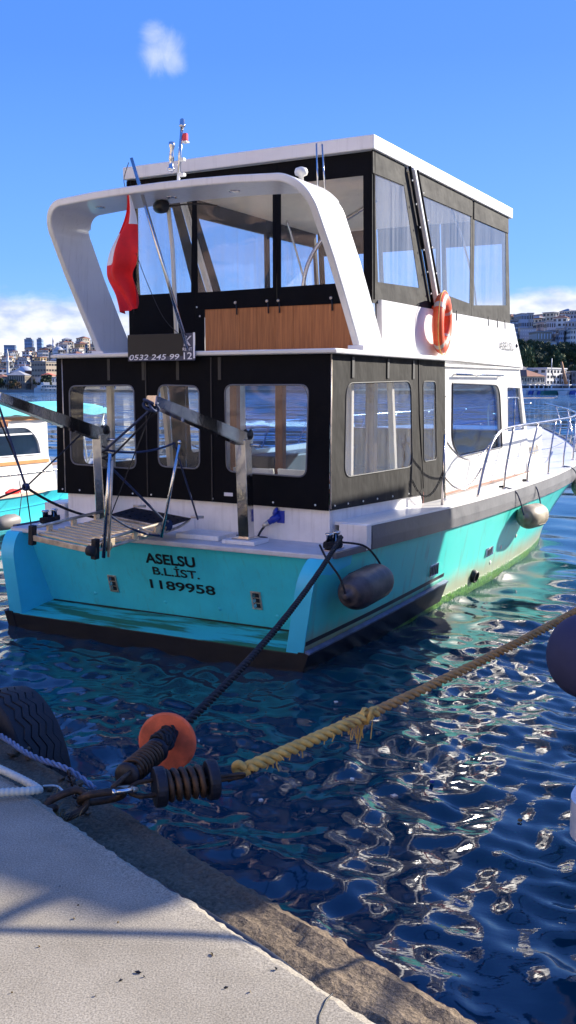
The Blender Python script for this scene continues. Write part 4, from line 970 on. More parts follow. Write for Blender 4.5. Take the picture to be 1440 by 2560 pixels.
# ---- stern fittings
def davit(x, y, tip):
    foot = box('davit_base', x - .17, x + .19, y - .14, y + .14, 1.036, 1.075, MT['white2'], yacht, .008)
    p = beam('davit_post', (x + .01, y + .02, 1.07), (x - .01, y, 2.02), .115, .115, MT['steel_dark'], yacht, .006, up=(0, 1, 0))
    box('post_foot', x - .09, x + .10, y - .09, y + .11, 1.0755, 1.088, MT['steel'], p, .002)
    a, b = Vector((x - .02, y + .12, 1.99)), Vector(tip); d = (b - a).normalized(); s = Vector((1, 0, 0)); u = s.cross(d).normalized(); bm = bmesh.new(); vs = []
    for c, h in ((a, .135), (b, .085)):
        for i, j in ((-1, -1), (1, -1), (1, 1), (-1, 1)): vs.append(bm.verts.new(c + s * .052 * i + u * h / 2 * j))
    for f in ((0, 1, 2, 3), (7, 6, 5, 4), (0, 4, 5, 1), (1, 5, 6, 2), (2, 6, 7, 3), (3, 7, 4, 0)): bm.faces.new([vs[k] for k in f])
    bmesh.ops.bevel(bm, geom=bm.edges[:], offset=.006, segments=2, affect='EDGES')
    ar = frombm('davit_arm', bm, MT['steel_dark'], yacht)
    tube('pivot_pin', [a + Vector((-.10, 0, -.03)), a + Vector((.12, 0, -.03))], .016, MT['steel'], ar, 10)
    lathe('pulley', [(.012, -.03), (.05, -.028), (.032, -.01), (.032, .01), (.05, .028), (.012, .03)], a + Vector((.03, -.06, .075)), (1, 0, 0), MT['blackplastic'], ar, 20)
    return ar
davit(.86, .46, (.86, -.98, 2.40)); davit(-.98, .60, (-.98, -.85, 2.42))
def bollard(x, y):
    bs = box('bollard', x - .05, x + .05, y - .14, y + .14, 1.036, 1.05, MT['steel'], yacht, .004)
    for dy in (-.07, .07):
        lathe('bollard_post', [(.030, 0), (.030, .125), (.040, .13), (.040, .145), (.030, .15)], (x, y + dy, 1.05), (0, 0, 1), MT['steel'], bs, 18)
bollard(1.78, .50); bollard(-1.66, .55)
for x in (1.78, -1.66):
    c = []
    for k in range(110):
        a = k / 109 * 2 * math.pi * 4.5; r_ = .052 + .008 * math.sin(k); c.append((x + math.cos(a) * r_, .50 + (.05 if x < 0 else 0) + math.sin(a) * (r_ + .07), 1.062 + .055 * k / 109))
    o = twisted('rope_coil', [W(*p) for p in c], .015, MT['rope_black'])
    tag(o, 'black rope turned round the starboard stern bollard' if x > 0 else 'black rope turned round the port stern bollard beside the gangway', 'rope')
# shore power plug and cable
pl = box('power_inlet', 1.03, 1.11, .785, .80, 1.20, 1.32, MT['blueplastic'], yacht, .004)
pg = thing('shore_power_cable', 'black shore power cable with a blue plug in the stern wall', 'cable', W(1.05, .75, 1.03), BROT)
off = Vector((1.05, .75, 1.03)); T_ = lambda *p: tuple(Vector(p) - off)
lathe('plug', [(.02, 0), (.036, .01), (.036, .09), (.028, .10), (.026, .15), (.014, .17)], T_(1.06, .785, 1.275), (-.75, -.35, -.55), MT['blueplastic'], pg, 16)
lathe('plug_cap', [(.012, -.02), (.04, -.015), (.044, 0), (.03, .012)], T_(1.02, .765, 1.315), (-.6, -.5, .4), MT['blueplastic'], pg, 14)
lathe('gland', [(.027, 0), (.022, .05), (.013, .07)], T_(.965, .735, 1.205), (-.75, -.35, -.55), MT['galv'], pg, 12)
tube('cord', [T_(*p) for p in spline([(.93, .725, 1.17), (.90, .70, 1.12), (.90, .64, 1.06), (.95, .60, 1.045), (.99, .65, 1.05), (.94, .72, 1.055), (.80, .74, 1.05), (.5, .74, 1.048), (.2, .75, 1.048)], 8)], .0115, MT['blackplastic'], pg, 8)
# transom louvres, hull vents and outlets
for x in (-.70, 1.02):
    z = .50; y = TY(z) - .004
    v = obox('louvre', (x, y, z), (.052, 0, 0), (0, -.28 * .010, .0), (0, -.28 * .085, .085), MT['steel'], yacht)
    obox('louvre_plate', (x, y - .006, z), (.055, 0, 0), (0, .006, .002), (0, -.28 * .09, .09), MT['galv'], v, .003)
    for k in range(3):
        zz = z + .055 - .052 * k; obox('louvre_slot', (x + .006, TY(zz) - .018, zz), (.034, 0, 0), (0, .005, 0), (0, -.005, .020), MT['blackplastic'], v)
        obox('louvre_fin', (x - .012, TY(zz) - .026, zz - .002), (.016, 0, .010), (0, .003, 0), (0, -.006, .018), MT['steel'], v)
def hullfit(name, y, z, w, h, mat, fins=0, fm=None):
    x = H1.beam_at(y, z); o = obox(name, (x + .004, y, z), (.010, 0, 0), (0, w, 0), (.04 * h, 0, h), mat, yacht, .003)
    for k in range(fins):
        yy = y - w + w * 2 * (k + .5) / fins; obox('vent_slot', (x + .014, yy, z), (.004, 0, 0), (0, w / fins * .55, .01), (.02 * h, .004, h * .7), fm, o)
    return o
hullfit('side_vent', 2.76, .50, .13, .065, MT['steel'], 5, MT['blackplastic'])
hullfit('chrome_vent', 4.75, .42, .15, .055, MT['steel'], 1, MT['blackplastic'])
for y, z in ((5.3, .40), (6.0, .46), (4.9, .25)): lathe('skin_fitting', [(.006, .010), (.022, .008), (.030, 0), (.030, -.02)], (H1.beam_at(y, z), y, z), (1, 0, 0), MT['white2'], yacht, 14)
xq = H1.beam_at(4.2, .16); lathe('exhaust_outlet', [(.03, -.03), (.075, -.02), (.085, .0), (.075, .06), (.062, .065), (.058, .02), (.02, .01)], (xq, 4.2, .19), (1, -.1, -.25), MT['black'], yacht, 20)

# ---- rails
def rails(sd):
    gx = lambda y: min(H1.beam_at(y, zbot(y)) - .10, 1.90)
    zt = lambda y: zbot(y) + .245
    path = [(sd * gx(4.27), 4.27, zt(4.27)), (sd * gx(4.35), 4.42, 1.42), (sd * gx(4.5), 4.66, 1.70), (sd * gx(4.8), 4.90, 1.86), (sd * gx(5.2), 5.2, 1.955), (sd * gx(5.6), 5.6, 1.98)]
    path += [(sd * gx(y), y, 1.985 + .010 * (y - 5.6) + .004 * max(0, y - 9) ** 2) for y in np.arange(6.0, 14.1, .4)]
    t_ = tube('guard_rail', spline(path, 6), .0175, MT['rail'], yacht, 10)
    for yb, yt in ((5.35, 5.72), (6.45, 6.95), (7.6, 8.0), (8.65, 9.15), (9.7, 10.2), (10.75, 11.25), (11.8, 12.3), (12.9, 13.3)):
        tube('stanchion', spline([(sd * gx(yb), yb, zt(yb) - .005), (sd * gx(yb), yb + .05, zt(yb) + .25), (sd * gx(yt), yt, 1.98 + .010 * max(0, yt - 5.6) + .004 * max(0, yt - 9) ** 2)], 5), .0145, MT['rail'], t_, 8)
        lathe('stanchion_foot', [(.034, 0), (.03, .01), (.016, .014)], (sd * gx(yb), yb, zt(yb)), (0, 0, 1), MT['steel'], t_, 12)
    tube('mid_wire', [(sd * gx(y), y, zt(y) + .40 + .01 * math.sin(y * 3)) for y in np.arange(4.5, 13.6, .35)], .005, MT['steel'], t_, 5)
    tube('gate_post', [(sd * 1.86, 3.12, zt(3.1) - .005), (sd * 1.86, 3.16, 1.98)], .017, MT['rail'], yacht, 8)
    for z0, z1, dr, ya, yb in ((1.93, 1.80, .22, 3.16, 4.84), (1.52, 1.50, .20, 3.14, 4.48), (1.55, 1.48, .22, 3.12, 2.75)):
        a, b = Vector((sd * 1.86, ya, z0)), Vector((sd * (1.86 if yb > 3 else 1.64), yb, z1)); P = resample(sag(a, b, dr, 30), .030)
        V = []; Fc = []
        for k in range(len(P) - 1):
            d = (P[k + 1] - P[k]); d = d.normalized() if d.length > 1e-6 else Vector((0, 1, 0))
            v, f = tube_data(link_pts((P[k] + P[k + 1]) / 2, d, (1, 0, 0) if k % 2 else (0, .3, 1), .040, .020, 8), .0042, 5, True, v0=len(V)); V += v; Fc += f
        mesh('gate_chain', V, Fc, MT['rail'] if yb > 3 else MT['black'], yacht)
rails(1); rails(-1)
tube('bow_seat_rail', spline([(-.25, 11.4, 1.62), (-.26, 11.35, 2.05), (-.20, 11.4, 2.26), (.1, 11.7, 2.31), (.9, 12.0, 2.32)], 8), .02, MT['rail'], yacht, 8)
bow_box = box('anchor_locker', -.5, .5, 11.0, 11.9, 1.35, 1.62, MT['white'], yacht, .03)
# ---- lettering
tu = Vector((0, -.22 / .78, 1)).normalized(); tpos = lambda x, z: (x, TY(z) - .003, z)
text('name_lettering', 'ASELSU', MT['text'], yacht, tpos(-.22, .775), (1, 0, 0), tu, .150, .03, .60)
text('port_lettering', 'B.L.İST.', MT['text'], yacht, tpos(-.155, .655), (1, 0, 0), tu, .118, .022, .56)
text('number_lettering', '1189958', MT['text'], yacht, tpos(-.22, .505), (1, 0, 0), tu, .135, .020, .78)
text('side_name', 'ASELSU', MT['textgray'], yacht, (1.580, 6.02, 3.03), (0, 1, 0), (-.03, 0, 1), .155, .0, .68)
lathe('side_lamp', [(.01, 0), (.03, .005), (.03, .06), (.015, .07)], (1.52, 6.86, 3.11), (1, .2, 0), MT['blackplastic'], yacht, 12)
box('maker_plate', 1.552, 1.558, 5.52, 5.66, 3.30, 3.39, MT['patch'], yacht)

# ================================================================ THINGS HUNG ON THE YACHT
def sub(name, label, cat, x, y, z, group=None): return thing(name, label, cat, W(x, y, z), BROT, group)
# rental sign
sg = sub('rental_sign', 'dark rental sign with white print hung at the flybridge deck edge', 'sign', -.22, .66, 2.77)
box('board', -.42, .40, -.006, .006, 0, .265, MT['sign'], sg, .002)
box('edge_strip', .385, .405, -.010, -.006, .02, .27, MT['signwhite'], sg)
box('dark_field', -.419, .262, -.009, -.006, .045, .264, MT['signblack'], sg)
text('lettering', 'K', MT['signwhite'], sg, (.275, -.0105, .145), (1, 0, 0), (0, 0, 1), .135, .01, .095, .25, depth=0)
text('lettering', 'RENT', MT['signwhite'], sg, (.262, -.0105, .095), (1, 0, 0), (0, 0, 1), .042, .004, .112, depth=0)
text('lettering', '0532 245 99', MT['signwhite'], sg, (-.40, -.0105, .012), (1, 0, 0), (0, 0, 1), .075, .008, .62, .2, depth=0)
text('lettering', '12', MT['signwhite'], sg, (.272, -.0105, .012), (1, 0, 0), (0, 0, 1), .095, .01, .10, depth=0)
# flag
def flag():
    c = sub('flag', 'limp red flag with a white crescent hanging from the stern flagstaff', 'flag', -.45, .40, 3.8)
    Lb = smooth_curve([(0, 322), (.10, 315), (.3, 293), (.5, 270), (.68, 259), (.85, 282), (1, 302)]); Rb = smooth_curve([(0, 328), (.12, 331), (.3, 337), (.5, 346), (.58, 344), (.66, 331), (.8, 331), (1, 333)])
    nu, nv = 34, 90; V = []; Fc = []; fm = []
    S = 2500 / 8.9
    for j in range(nv + 1):
        v = j / nv; py = 482 + v * 315; l, r_ = Lb(v), Rb(v)
        for i in range(nu + 1):
            u = i / nu; px = l + (r_ - l) * u; pyy = py - (18 * u if v > .9 else 0) * ((v - .9) / .1 if v > .9 else 0)
            xw = (px - 312) / S; zw = (640 - pyy) / S
            yy = .055 * math.sin(u * 6.5 + v * 3.0) * min(1, v * 3) + .03 * math.sin(u * 14 - v * 5) * v + .04 * math.sin(v * 9)
            V.append((xw * 1.32 - .012 + yy * .1, yy, zw * 1.03))
    for j in range(nv):
        for i in range(nu):
            a = j * (nu + 1) + i; Fc.append((a, a + 1, a + nu + 2, a + nu + 1)); v = (j + .5) / nv; u = (i + .5) / nu
            px = Lb(v) + (Rb(v) - Lb(v)) * u; py = 482 + v * 315
            w_ = (((px - 276) / 30) ** 2 + ((py - 622) / 47) ** 2 < 1) or (u > .72 and v < .26)
            fm.append(1 if w_ else 0)
    o = mesh('cloth', V, Fc, None, c, True, [MT['red'], MT['flagwhite']], fm)
    tube('halyard', spline([(.03, .02, .56), (.0, .0, .7), (.055, .01, .86)], 6), .004, MT['rope_black'], c, 5)
    tube('halyard', spline([(.13, 0, .0), (.25, .02, -.3), (.40, .06, -.62), (.52, .15, -.78)], 6), .0035, MT['rope_black'], c, 5)
flag()
# life ring
def life_ring():
    t = sub('life_ring', 'orange life ring with grey reflective patches on the white flybridge side', 'life ring', 1.655, 3.57, 3.245)
    Rm, rr = .27, .082; seg, s2 = 56, 18
    ang = R(10); ux = Vector((math.sin(ang) * -1, math.cos(ang), 0)); uz = Vector((.02, 0, 1)).normalized(); nx = ux.cross(uz)
    def tor(name, a0, a1, r_, mat, n):
        V = []; Fc = []
        for i in range(n + 1):
            a = a0 + (a1 - a0) * i / n; d = ux * math.cos(a) + uz * math.sin(a)
            for k in range(s2):
                b = 2 * math.pi * k / s2; V.append(d * (Rm + r_ * math.cos(b)) + nx * r_ * .8 * math.sin(b))
        for i in range(n):
            for k in range(s2): Fc.append((i * s2 + k, i * s2 + (k + 1) % s2, (i + 1) * s2 + (k + 1) % s2, (i + 1) * s2 + k))
        return mesh(name, V, Fc, mat, t, True)
    tor('ring', 0, 2 * math.pi, rr, MT['ring'], seg)
    for a in (R(35), R(145), R(235), R(320)): tor('reflective_patch', a - .10, a + .10, rr + .0025, MT['patch'], 4)
    P = []
    for k in range(60):
        a = 2 * math.pi * k / 60; d = ux * math.cos(a) + uz * math.sin(a); P.append(d * (Rm + rr + .012 + .03 * abs(math.sin(2 * a)) ** 2 * .6) + nx * .02)
    tube('grab_line', P, .006, MT['rope_yellow'], t, 6, True)
    bk = box('holder', -.115, -.09, -.06, .07, -.16, .20, MT['ring'], t, .01)
    tube('line', [(-.07, .02, .25), (-.03, .04, .0), (-.05, .10, -.2)], .006, MT['redlens'], t, 5)
    lathe('line_float', [(.01, -.10), (.03, -.08), (.035, 0), (.03, .08), (.01, .1)], (-.06, 0, .02), (0, .1, 1), MT['redlens'], t, 14)
life_ring()
# fenders
def fender(name, label, x, y, z, half, r_, mat, ropes, d=(0, 1, 0)):
    t = sub(name, label, 'fender', x, y, z, 'fenders along the starboard side')
    pr = [(.012, -half - .05), (.03, -half - .045), (.035, -half), (r_ * .55, -half + .02)]
    for k in range(9):
        a = R(35) + (R(90) - R(35)) * k / 8; pr.append((r_ * math.sin(a), -half + .02 + (1 - math.cos(math.pi / 2 * k / 8)) * .0 + (half * .45) * k / 8))
    pr += [(r_, 0)]; pr = pr + [(a, -b) for a, b in pr[:-1]][::-1]
    b = lathe('body', pr, (0, 0, 0), d, mat, t, 28)
    for k in range(3):
        a = R(40 + 100 * k); dd = Vector(d).normalized(); u = Vector((1, 0, 0)); w = dd.cross(u)
        tube('mould_seam', [dd * q + (u * math.cos(a) + w * math.sin(a)) * (r_ + .001) for q in (-half * .5, 0, half * .5)], .004, mat, b, 5)
    for pts in ropes:
        tube('lanyard', spline([Vector(p) - Vector((x, y, z)) for p in pts], 6), .010, MT['rope_blue'] if mat is not MT['fender_dark'] else MT['rope_black'], t, 7)
    return t
fender('fender', 'dark grey fender hung by black lanyards at the starboard stern quarter', 2.12, .50, .73, .40, .165, MT['fender_dark'],
       [[(1.80, .20, 1.12), (1.94, .06, 1.03), (2.07, .05, .88), (2.12, .06, .74)], [(1.80, .62, 1.09), (1.98, .72, 1.06), (2.06, .82, .95), (2.12, .92, .78)]], (0, 1, .04))
fender('fender', 'dirty beige fender lashed to the rail stanchions amidships', 2.13, 5.95, .76, .40, .165, MT['fender_tan'],
       [[(1.86, 5.35, 1.20), (2.02, 5.42, 1.15), (2.08, 5.5, 1.0), (2.13, 5.54, .78)], [(1.86, 6.45, 1.20), (2.03, 6.42, 1.12), (2.10, 6.40, .95), (2.13, 6.37, .80)]], (0, 1, -.05))
fender('fender', 'beige fender near the bow at the right edge of the picture', 2.08, 9.25, .90, .40, .165, MT['fender_tan'],
       [[(1.86, 8.65, 1.25), (2.0, 8.7, 1.22), (2.06, 8.8, 1.1), (2.08, 8.84, .92)], [(1.80, 9.7, 1.28), (2.02, 9.68, 1.2), (2.08, 9.66, .92)]], (-.03, 1, .03))
for yb, x in ((5.35, 1.86), (6.45, 1.86), (8.65, 1.86)):
    P = [W(x + .024 * math.cos(a), yb + .024 * math.sin(a), 1.19 + .006 * a / 6) for a in np.linspace(0, 19, 60)]
    tag(tube('lanyard_hitch', P, .009, MT['rope_black'], None, 6), {5.35: 'black lanyard hitch on the second stanchion above the beige fender', 6.45: 'black lanyard hitch on the third stanchion right of the beige fender', 8.65: 'black lanyard hitch on the stanchion nearest the bow'}[yb], 'rope')

# ---- gangway slung between the davits
gw = sub('gangway', 'slatted folding gangway slung over the stern below the davits', 'gangway', -.14, -.95, 1.12)
gw.location.z += .02; gw.rotation_euler = (R(2.2), R(5.5), BROT)
GX0, GX1, GL = -.36, .36, 1.45
for x in (GX0, GX1):
    for z in (0.0, .085): tube('side_rail', [(x, 0, z), (x, 1.05, z + .012)], .015, MT['galv'], gw, 8)
    for y in (.22, .55, .88): box('spacer', x - .014, x + .014, y - .03, y + .03, .012, .078, MT['slat'], gw, .003)
    box('corner_plate', x - .025, x + .025, -.03, .03, -.07, .11, MT['plate'], gw, .006)
for k in range(11):
    y = .05 + k * .088; box('slat', GX0 + .02, GX1 - .02, y, y + .042, .016, .036, MT['slat'], gw, .003)
beam('end_bar', (GX0, -.005, .0), (GX1, -.005, .0), .03, .05, MT['galv'], gw, .004); beam('end_bar', (GX0, 1.05, .02), (GX1, 1.05, .02), .03, .05, MT['galv'], gw, .004)
panel('hinged_plate', [(GX0 + .01, 1.07), (GX1 - .01, 1.07), (GX1 - .01, GL), (GX0 + .01, GL)], [[(GX0 + .1 + .11 * i - .014, 1.13 + .09 * j - .014), (GX0 + .1 + .11 * i + .014, 1.13 + .09 * j - .014), (GX0 + .1 + .11 * i + .014, 1.13 + .09 * j + .014), (GX0 + .1 + .11 * i - .014, 1.13 + .09 * j + .014)] for i in range(6) for j in range(4)], lambda a, b, d: (a, b, .045 + .04 * (b - 1.07) + d), .012, MT['plate'], gw)
for x in (GX0 + .02, GX1 - .02): tube('strut', spline([(x, 1.05, -.01), (x, 1.3, .01), (x, 1.44, .05)], 6), .013, MT['galv'], gw, 7)
for x in (GX0 + .05, GX1 + .04):
    beam('hinge_bracket', (x, 1.50, -.07), (x, 1.50, .10), .03, .04, MT['galv'], gw, .004); tube('hinge_pin', [(x - .06, 1.46, .075), (x + .05, 1.53, .08)], .014, MT['galv'], gw, 8)
for x, y in ((GX1 + .02, .12), (GX1 + .0, .35)):
    lathe('roller', [(.012, -.03), (.045, -.028), (.045, .028), (.012, .03)], (x, y - .2, .02), (1, 0, 0), MT['rubber'], gw, 16)
tube('stanchion', [(GX1 + .045, .06, -.06), (GX1 + .10, .04, .86)], .017, MT['steel'], gw, 8); tube('stanchion', [(GX1 + .085, .075, -.05), (GX1 + .115, .05, .80)], .012, MT['galv'], gw, 8)
tube('stanchion', [(GX1 + .10, .82, .0), (GX1 + .23, .86, .88)], .014, MT['steel'], gw, 8)
lathe('loop', [(.006, 0), (.018, .01), (.018, .03), (.006, .04)], (GX1 + .23, .86, .88), (0, 0, 1), MT['steel'], gw, 10)
box('gangway_foot', .10, .60, .40, .74, 1.036, 1.085, MT['white2'], yacht, .008)
tag(twisted('rope_bundle', [W(-.45 + .05 * math.cos(a * 2.1) + .01 * a, .40 + .05 * math.sin(a * 1.7), 1.20 + .03 * math.sin(a * .9)) for a in np.linspace(0, 22, 90)], .012, M('pale_old_rope', (.35, .31, .25), .85, var=.3, vscale=30)), 'pale tangled rope bundle behind the gangway slats', 'rope')
GST = Vector((-.14 + GX1 + .10, -.95 + .04, 1.98)); GST2 = Vector((-.14 + GX1 + .23, -.95 + .86, 2.0)); DT = Vector((.86, -.96, 2.34)); DLT = Vector((-.98, -.83, 2.36)); GC = Vector((-.50, -.95, 1.20)); KNOT = Vector((-.72, -.78, 1.60))
def rope(a, b, dr, r_, mat, label): tag(tube('rope', [W(*p) for p in sag(a, b, dr, 14)], r_, MT[mat], None, 7), label, 'rope')
rope(DT, GST, .0, .011, 'rope_blue', 'dark rope from the right davit tip down to the top of the bright gangway stanchion')
rope(DT + Vector((.03, .03, -.02)), GST + Vector((.0, .02, -.10)), .0, .009, 'rope_black', 'second thinner rope running beside the one from the right davit tip')
rope(DT, Vector((.22, -.85, 1.22)), .0, .005, 'rope_black', 'thin cord dropping from the right davit tip to the gangway rail')
rope(GST, GST2, .05, .010, 'rope_blue', 'slack blue rope between the tops of the two gangway stanchions')
rope(GST2, Vector((.30, .50, 1.22)), .0, .009, 'rope_blue', 'navy rope from the rear gangway stanchion to the deck hinge')
rope(GST + Vector((0, .02, -.12)), Vector((.24, .08, 1.22)), .0, .012, 'rope_blue', 'taut blue rope from the bright stanchion to the middle of the gangway rail')
rope(GST + Vector((.02, .0, -.55)), Vector((.24, .0, 1.12)), .05, .010, 'rope_blue', 'slack blue rope looping under the gangway stanchion')
rope(DLT, KNOT, .0, .011, 'rope_blue', 'blue-black rope from the left davit tip to the rope knot')
rope(DLT + Vector((-.06, -.02, 0)), KNOT + Vector((0, 0, .02)), -.02, .008, 'rope_black', 'thinner black rope at the far left falling to the rope knot')
rope(Vector((-.98, .28, 2.02)), KNOT, .0, .008, 'rope_black', 'thin black rope from under the left davit arm to the knot')
rope(KNOT, Vector((-.60, .02, 1.24)), .04, .013, 'rope_black', 'thick black rope from the knot to the rear edge of the gangway')
rope(KNOT, Vector((-1.35, -1.20, 1.30)), .0, .010, 'rope_black', 'black rope leading from the knot off to the left edge')
rope(KNOT, GC, .0, .006, 'rope_black', 'thin cord from the knot to the outer gangway corner')
tag(tube('rope_knot', [W(*(KNOT + Vector((.022 * math.cos(a), .02 * math.sin(a * 1.3), .026 * math.sin(a))))) for a in np.linspace(0, 20, 70)], .010, MT['rope_blue'], None, 6), 'small blue rope knot where five lines meet beside the left davit', 'knot')
tag(tube('rope_lashing', [W(*(DT + Vector((.05 * math.cos(a), -.02 + .04 * math.sin(a * 1.3), .02 + .045 * math.sin(a * .9))))) for a in np.linspace(0, 30, 110)], .012, MT['rope_blue'], None, 6), 'dark blue lashing bunched at the right davit tip', 'rope')
tag(tube('rope_lashing', [W(*(Vector((.22, .05, 1.20)) + Vector((.028 * math.cos(a), .10 * a / 30, .045 * math.sin(a))))) for a in np.linspace(0, 30, 110)], .009, MT['rope_blue'], None, 6), 'blue lashing wound round the middle of the gangway rail', 'rope')
tag(tube('rope_lashing', [W(*(GST + Vector((.026 * math.cos(a), .024 * math.sin(a), -.10 + .008 * a)))) for a in np.linspace(0, 16, 60)], .009, MT['rope_black'], None, 6), 'black lashing round the top of the bright gangway stanchion', 'rope')
# ---- saloon furniture seen through the clear curtains
def chair(x, y, rz, label):
    t = thing('chair', label, 'chair', W(x, y, .78), BROT + rz, 'white chairs in the saloon')
    box('seat', -.21, .21, -.20, .20, .42, .45, MT['whiteplastic'], t, .01)
    for sx in (-1, 1):
        box('leg', sx * .19 - .02, sx * .19 + .02, .16, .20, 0, .42, MT['whiteplastic'], t); box('leg', sx * .19 - .02, sx * .19 + .02, -.20, -.16, 0, .42, MT['whiteplastic'], t)
        beam('back_post', (sx * .19, -.19, .45), (sx * .21, -.27, .92), .045, .03, MT['whiteplastic'], t)
    for k in range(5): beam('spindle', (-.12 + .06 * k, -.20, .45), (-.13 + .065 * k, -.262, .87), .028, .014, MT['whiteplastic'], t)
    beam('top_rail', (-.23, -.268, .89), (.23, -.268, .89), .03, .06, MT['whiteplastic'], t, .006)
chair(.62, 1.30, R(0), 'left white spindle-back chair seen through the right stern window'); chair(1.14, 1.32, R(-6), 'right white spindle-back chair seen through the right stern window')
tb = thing('table', 'saloon table under a turquoise cloth behind the white chairs', 'table', W(1.0, 2.25, .78), BROT)
box('table_top', -.5, .42, -.3, .3, .70, .73, MT['wood2'], tb, .01); box('cloth', .10, .43, -.31, .31, .55, .742, MT['turq'], tb, .01)
for x in (-.42, .36): box('leg', x - .03, x + .03, -.03, .03, 0, .70, MT['wood2'], tb)

# ================================================================ NEIGHBOUR BOAT ON THE RIGHT (mostly beyond the frame)
NB = W(6.55, -2.6, 0)
nb = thing('neighbour_yacht', 'white yacht at the right edge, only its swim platform corner in view', 'boat', NB, BROT)
H2 = Hull([(0, 1.45), (3, 1.55), (6, 1.5), (9, 1.05), (11, .45), (12, .02)], [(0, 1.58), (3, 1.66), (7, 1.66), (10, 1.25), (12, .6), (13.2, .03)], 12.0, 13.2, [(0, 1.15), (6, 1.2), (13.2, 1.7)])
for sd in (1, -1):
    H2.sheet('hull_side', sd, MT['white'], nb, nq=30)
    H2.ribbon('rubbing_strake', sd, [(0, 1.02), (.05, 1.02), (.05, 1.10), (0, 1.10)], .05, 9, MT['blackplastic'], nb, 20)
panel('transom', [(-1.45, -.5), (1.45, -.5), (1.57, 1.14), (-1.57, 1.14)], [], AFT(.02), .05, MT['white'], nb)
V = []; Fc = []
for i in range(25):
    y = .02 + 12.9 * i / 24; b = H2.beam_at(y, H2.zs(y)); V += [(-b, y, H2.zs(y) - .01), (b, y, H2.zs(y) - .01)]
for i in range(24): Fc.append((2 * i, 2 * i + 1, 2 * i + 3, 2 * i + 2))
mesh('deck', V, Fc, MT['deck'], nb)
panel('swim_platform', rpoly([(-1.76, -.66), (1.60, -.66), (1.60, .0), (-1.76, .0)], [.22, .22, .02, .02], 8), [], lambda a, b, d: (a, b, .56 + d), .17, MT['white'], nb)
panel('platform_top', rpoly([(-1.735, -.635), (1.575, -.635), (1.575, -.02), (-1.735, -.02)], [.20, .20, .02, .02], 8), [], lambda a, b, d: (a, b, .648 + d), .008, MT['deck'], nb)
box('platform_bracket', -1.4, 1.4, -.5, -.01, .30, .47, MT['black'], nb, .02)
dh = box('deckhouse', -1.35, 1.45, 2.1, 10.9, 1.13, 2.9, MT['white'], nb, .05)
for sd in (-1, 1):
    for k in range(4): box('window', sd * 1.36 - .02 + (.1 if sd > 0 else 0), sd * 1.36 + .02 + (.1 if sd > 0 else 0), 2.7 + k * 2.0, 4.3 + k * 2.0, 1.9, 2.6, MT['glass_far'], dh, .006)
up = box('upper_cabin', -1.35, 1.50, 3.65, 10.75, 2.9, 4.28, MT['white2'], nb, .05)
for k in range(4): box('window', -1.372, -1.35, 3.95 + k * 1.65, 5.4 + k * 1.65, 3.3, 4.0, MT['glass_far'], up, .006)
box('upper_roof', -1.42, 1.56, 3.55, 10.85, 4.28, 4.40, MT['white'], nb, .03)
box('upper_deck', -1.45, 1.50, 1.7, 3.65, 2.86, 2.92, MT['white2'], nb, .02)
def nbl(p): d = Vector(p) - NB; return (d.dot(UX), d.dot(UY), p[2])
sh = 5.39; so = Vector((math.sin(SUN_AZ) * 2.4 / math.tan(SUN_EL), math.cos(SUN_AZ) * 2.4 / math.tan(SUN_EL), 2.4))
def bar(a, b, r_): tube('added_bar', [nbl(Vector(a) + so), nbl(Vector(b) + so)], r_, MT['steel'], nb, 8)  # unseen bar added to throw a diagonal line shadow on the quay
so2 = Vector((math.sin(SUN_AZ) * 1.1 / math.tan(SUN_EL), math.cos(SUN_AZ) * 1.1 / math.tan(SUN_EL), 1.1))
pa, pb = nbl(Vector((-.84, 2.625, 1)) + so2), nbl(Vector((1.2, 2.54, 1)) + so2)
tube('shadow_pole', [pa, pb], .013, MT['steel'], nb, 8)  # unseen pole added so its thin shadow crosses the quay
for f in (.45, .95): q = Vector(pa).lerp(Vector(pb), f); tube('pole_stay', [q, (q.x, .05, 1.15)], .012, MT['steel'], nb, 6)  # stays added to carry that pole
bar((-1.1, 2.33, 1), (-.30, 3.34, 1), .030)
for x in (-.8, 1.3): tube('awning_post', [(x, 1.5, 1.15), (x, 1.5, 3.4)], .02, MT['steel'], nb, 8); tube('added_bar', [(x, 1.5, 3.4), (x, 3.66, 3.42)], .018, MT['steel'], nb, 8)  # unseen posts and bars added as a frame for the shadow-casting bar
nf = thing('fender', 'large round navy cloth-covered fender at the right edge', 'fender', far(1468, 1640, 5.0), 0)
V = []; Fc = []; nu, nv = 56, 30
for j in range(nv + 1):
    a = math.pi * j / nv
    for i in range(nu):
        b = 2 * math.pi * i / nu; g = 1 + (.022 * math.cos(b * 17) if a > 2.0 else 0) * min(1, (a - 2.0) / .5 if a > 2 else 0) * math.sin(a)
        V.append((.205 * math.sin(a) * math.cos(b) * g, .205 * math.sin(a) * math.sin(b) * g, .22 * math.cos(a)))
for j in range(nv):
    for i in range(nu): Fc.append((j * nu + i, (j + 1) * nu + i, (j + 1) * nu + (i + 1) % nu, j * nu + (i + 1) % nu))
mesh('cover', V, Fc, MT['navy'], nf, True)
tube('lanyard', [(0, 0, .21), (.12, .06, .36)], .009, MT['rope_black'], nf, 6)

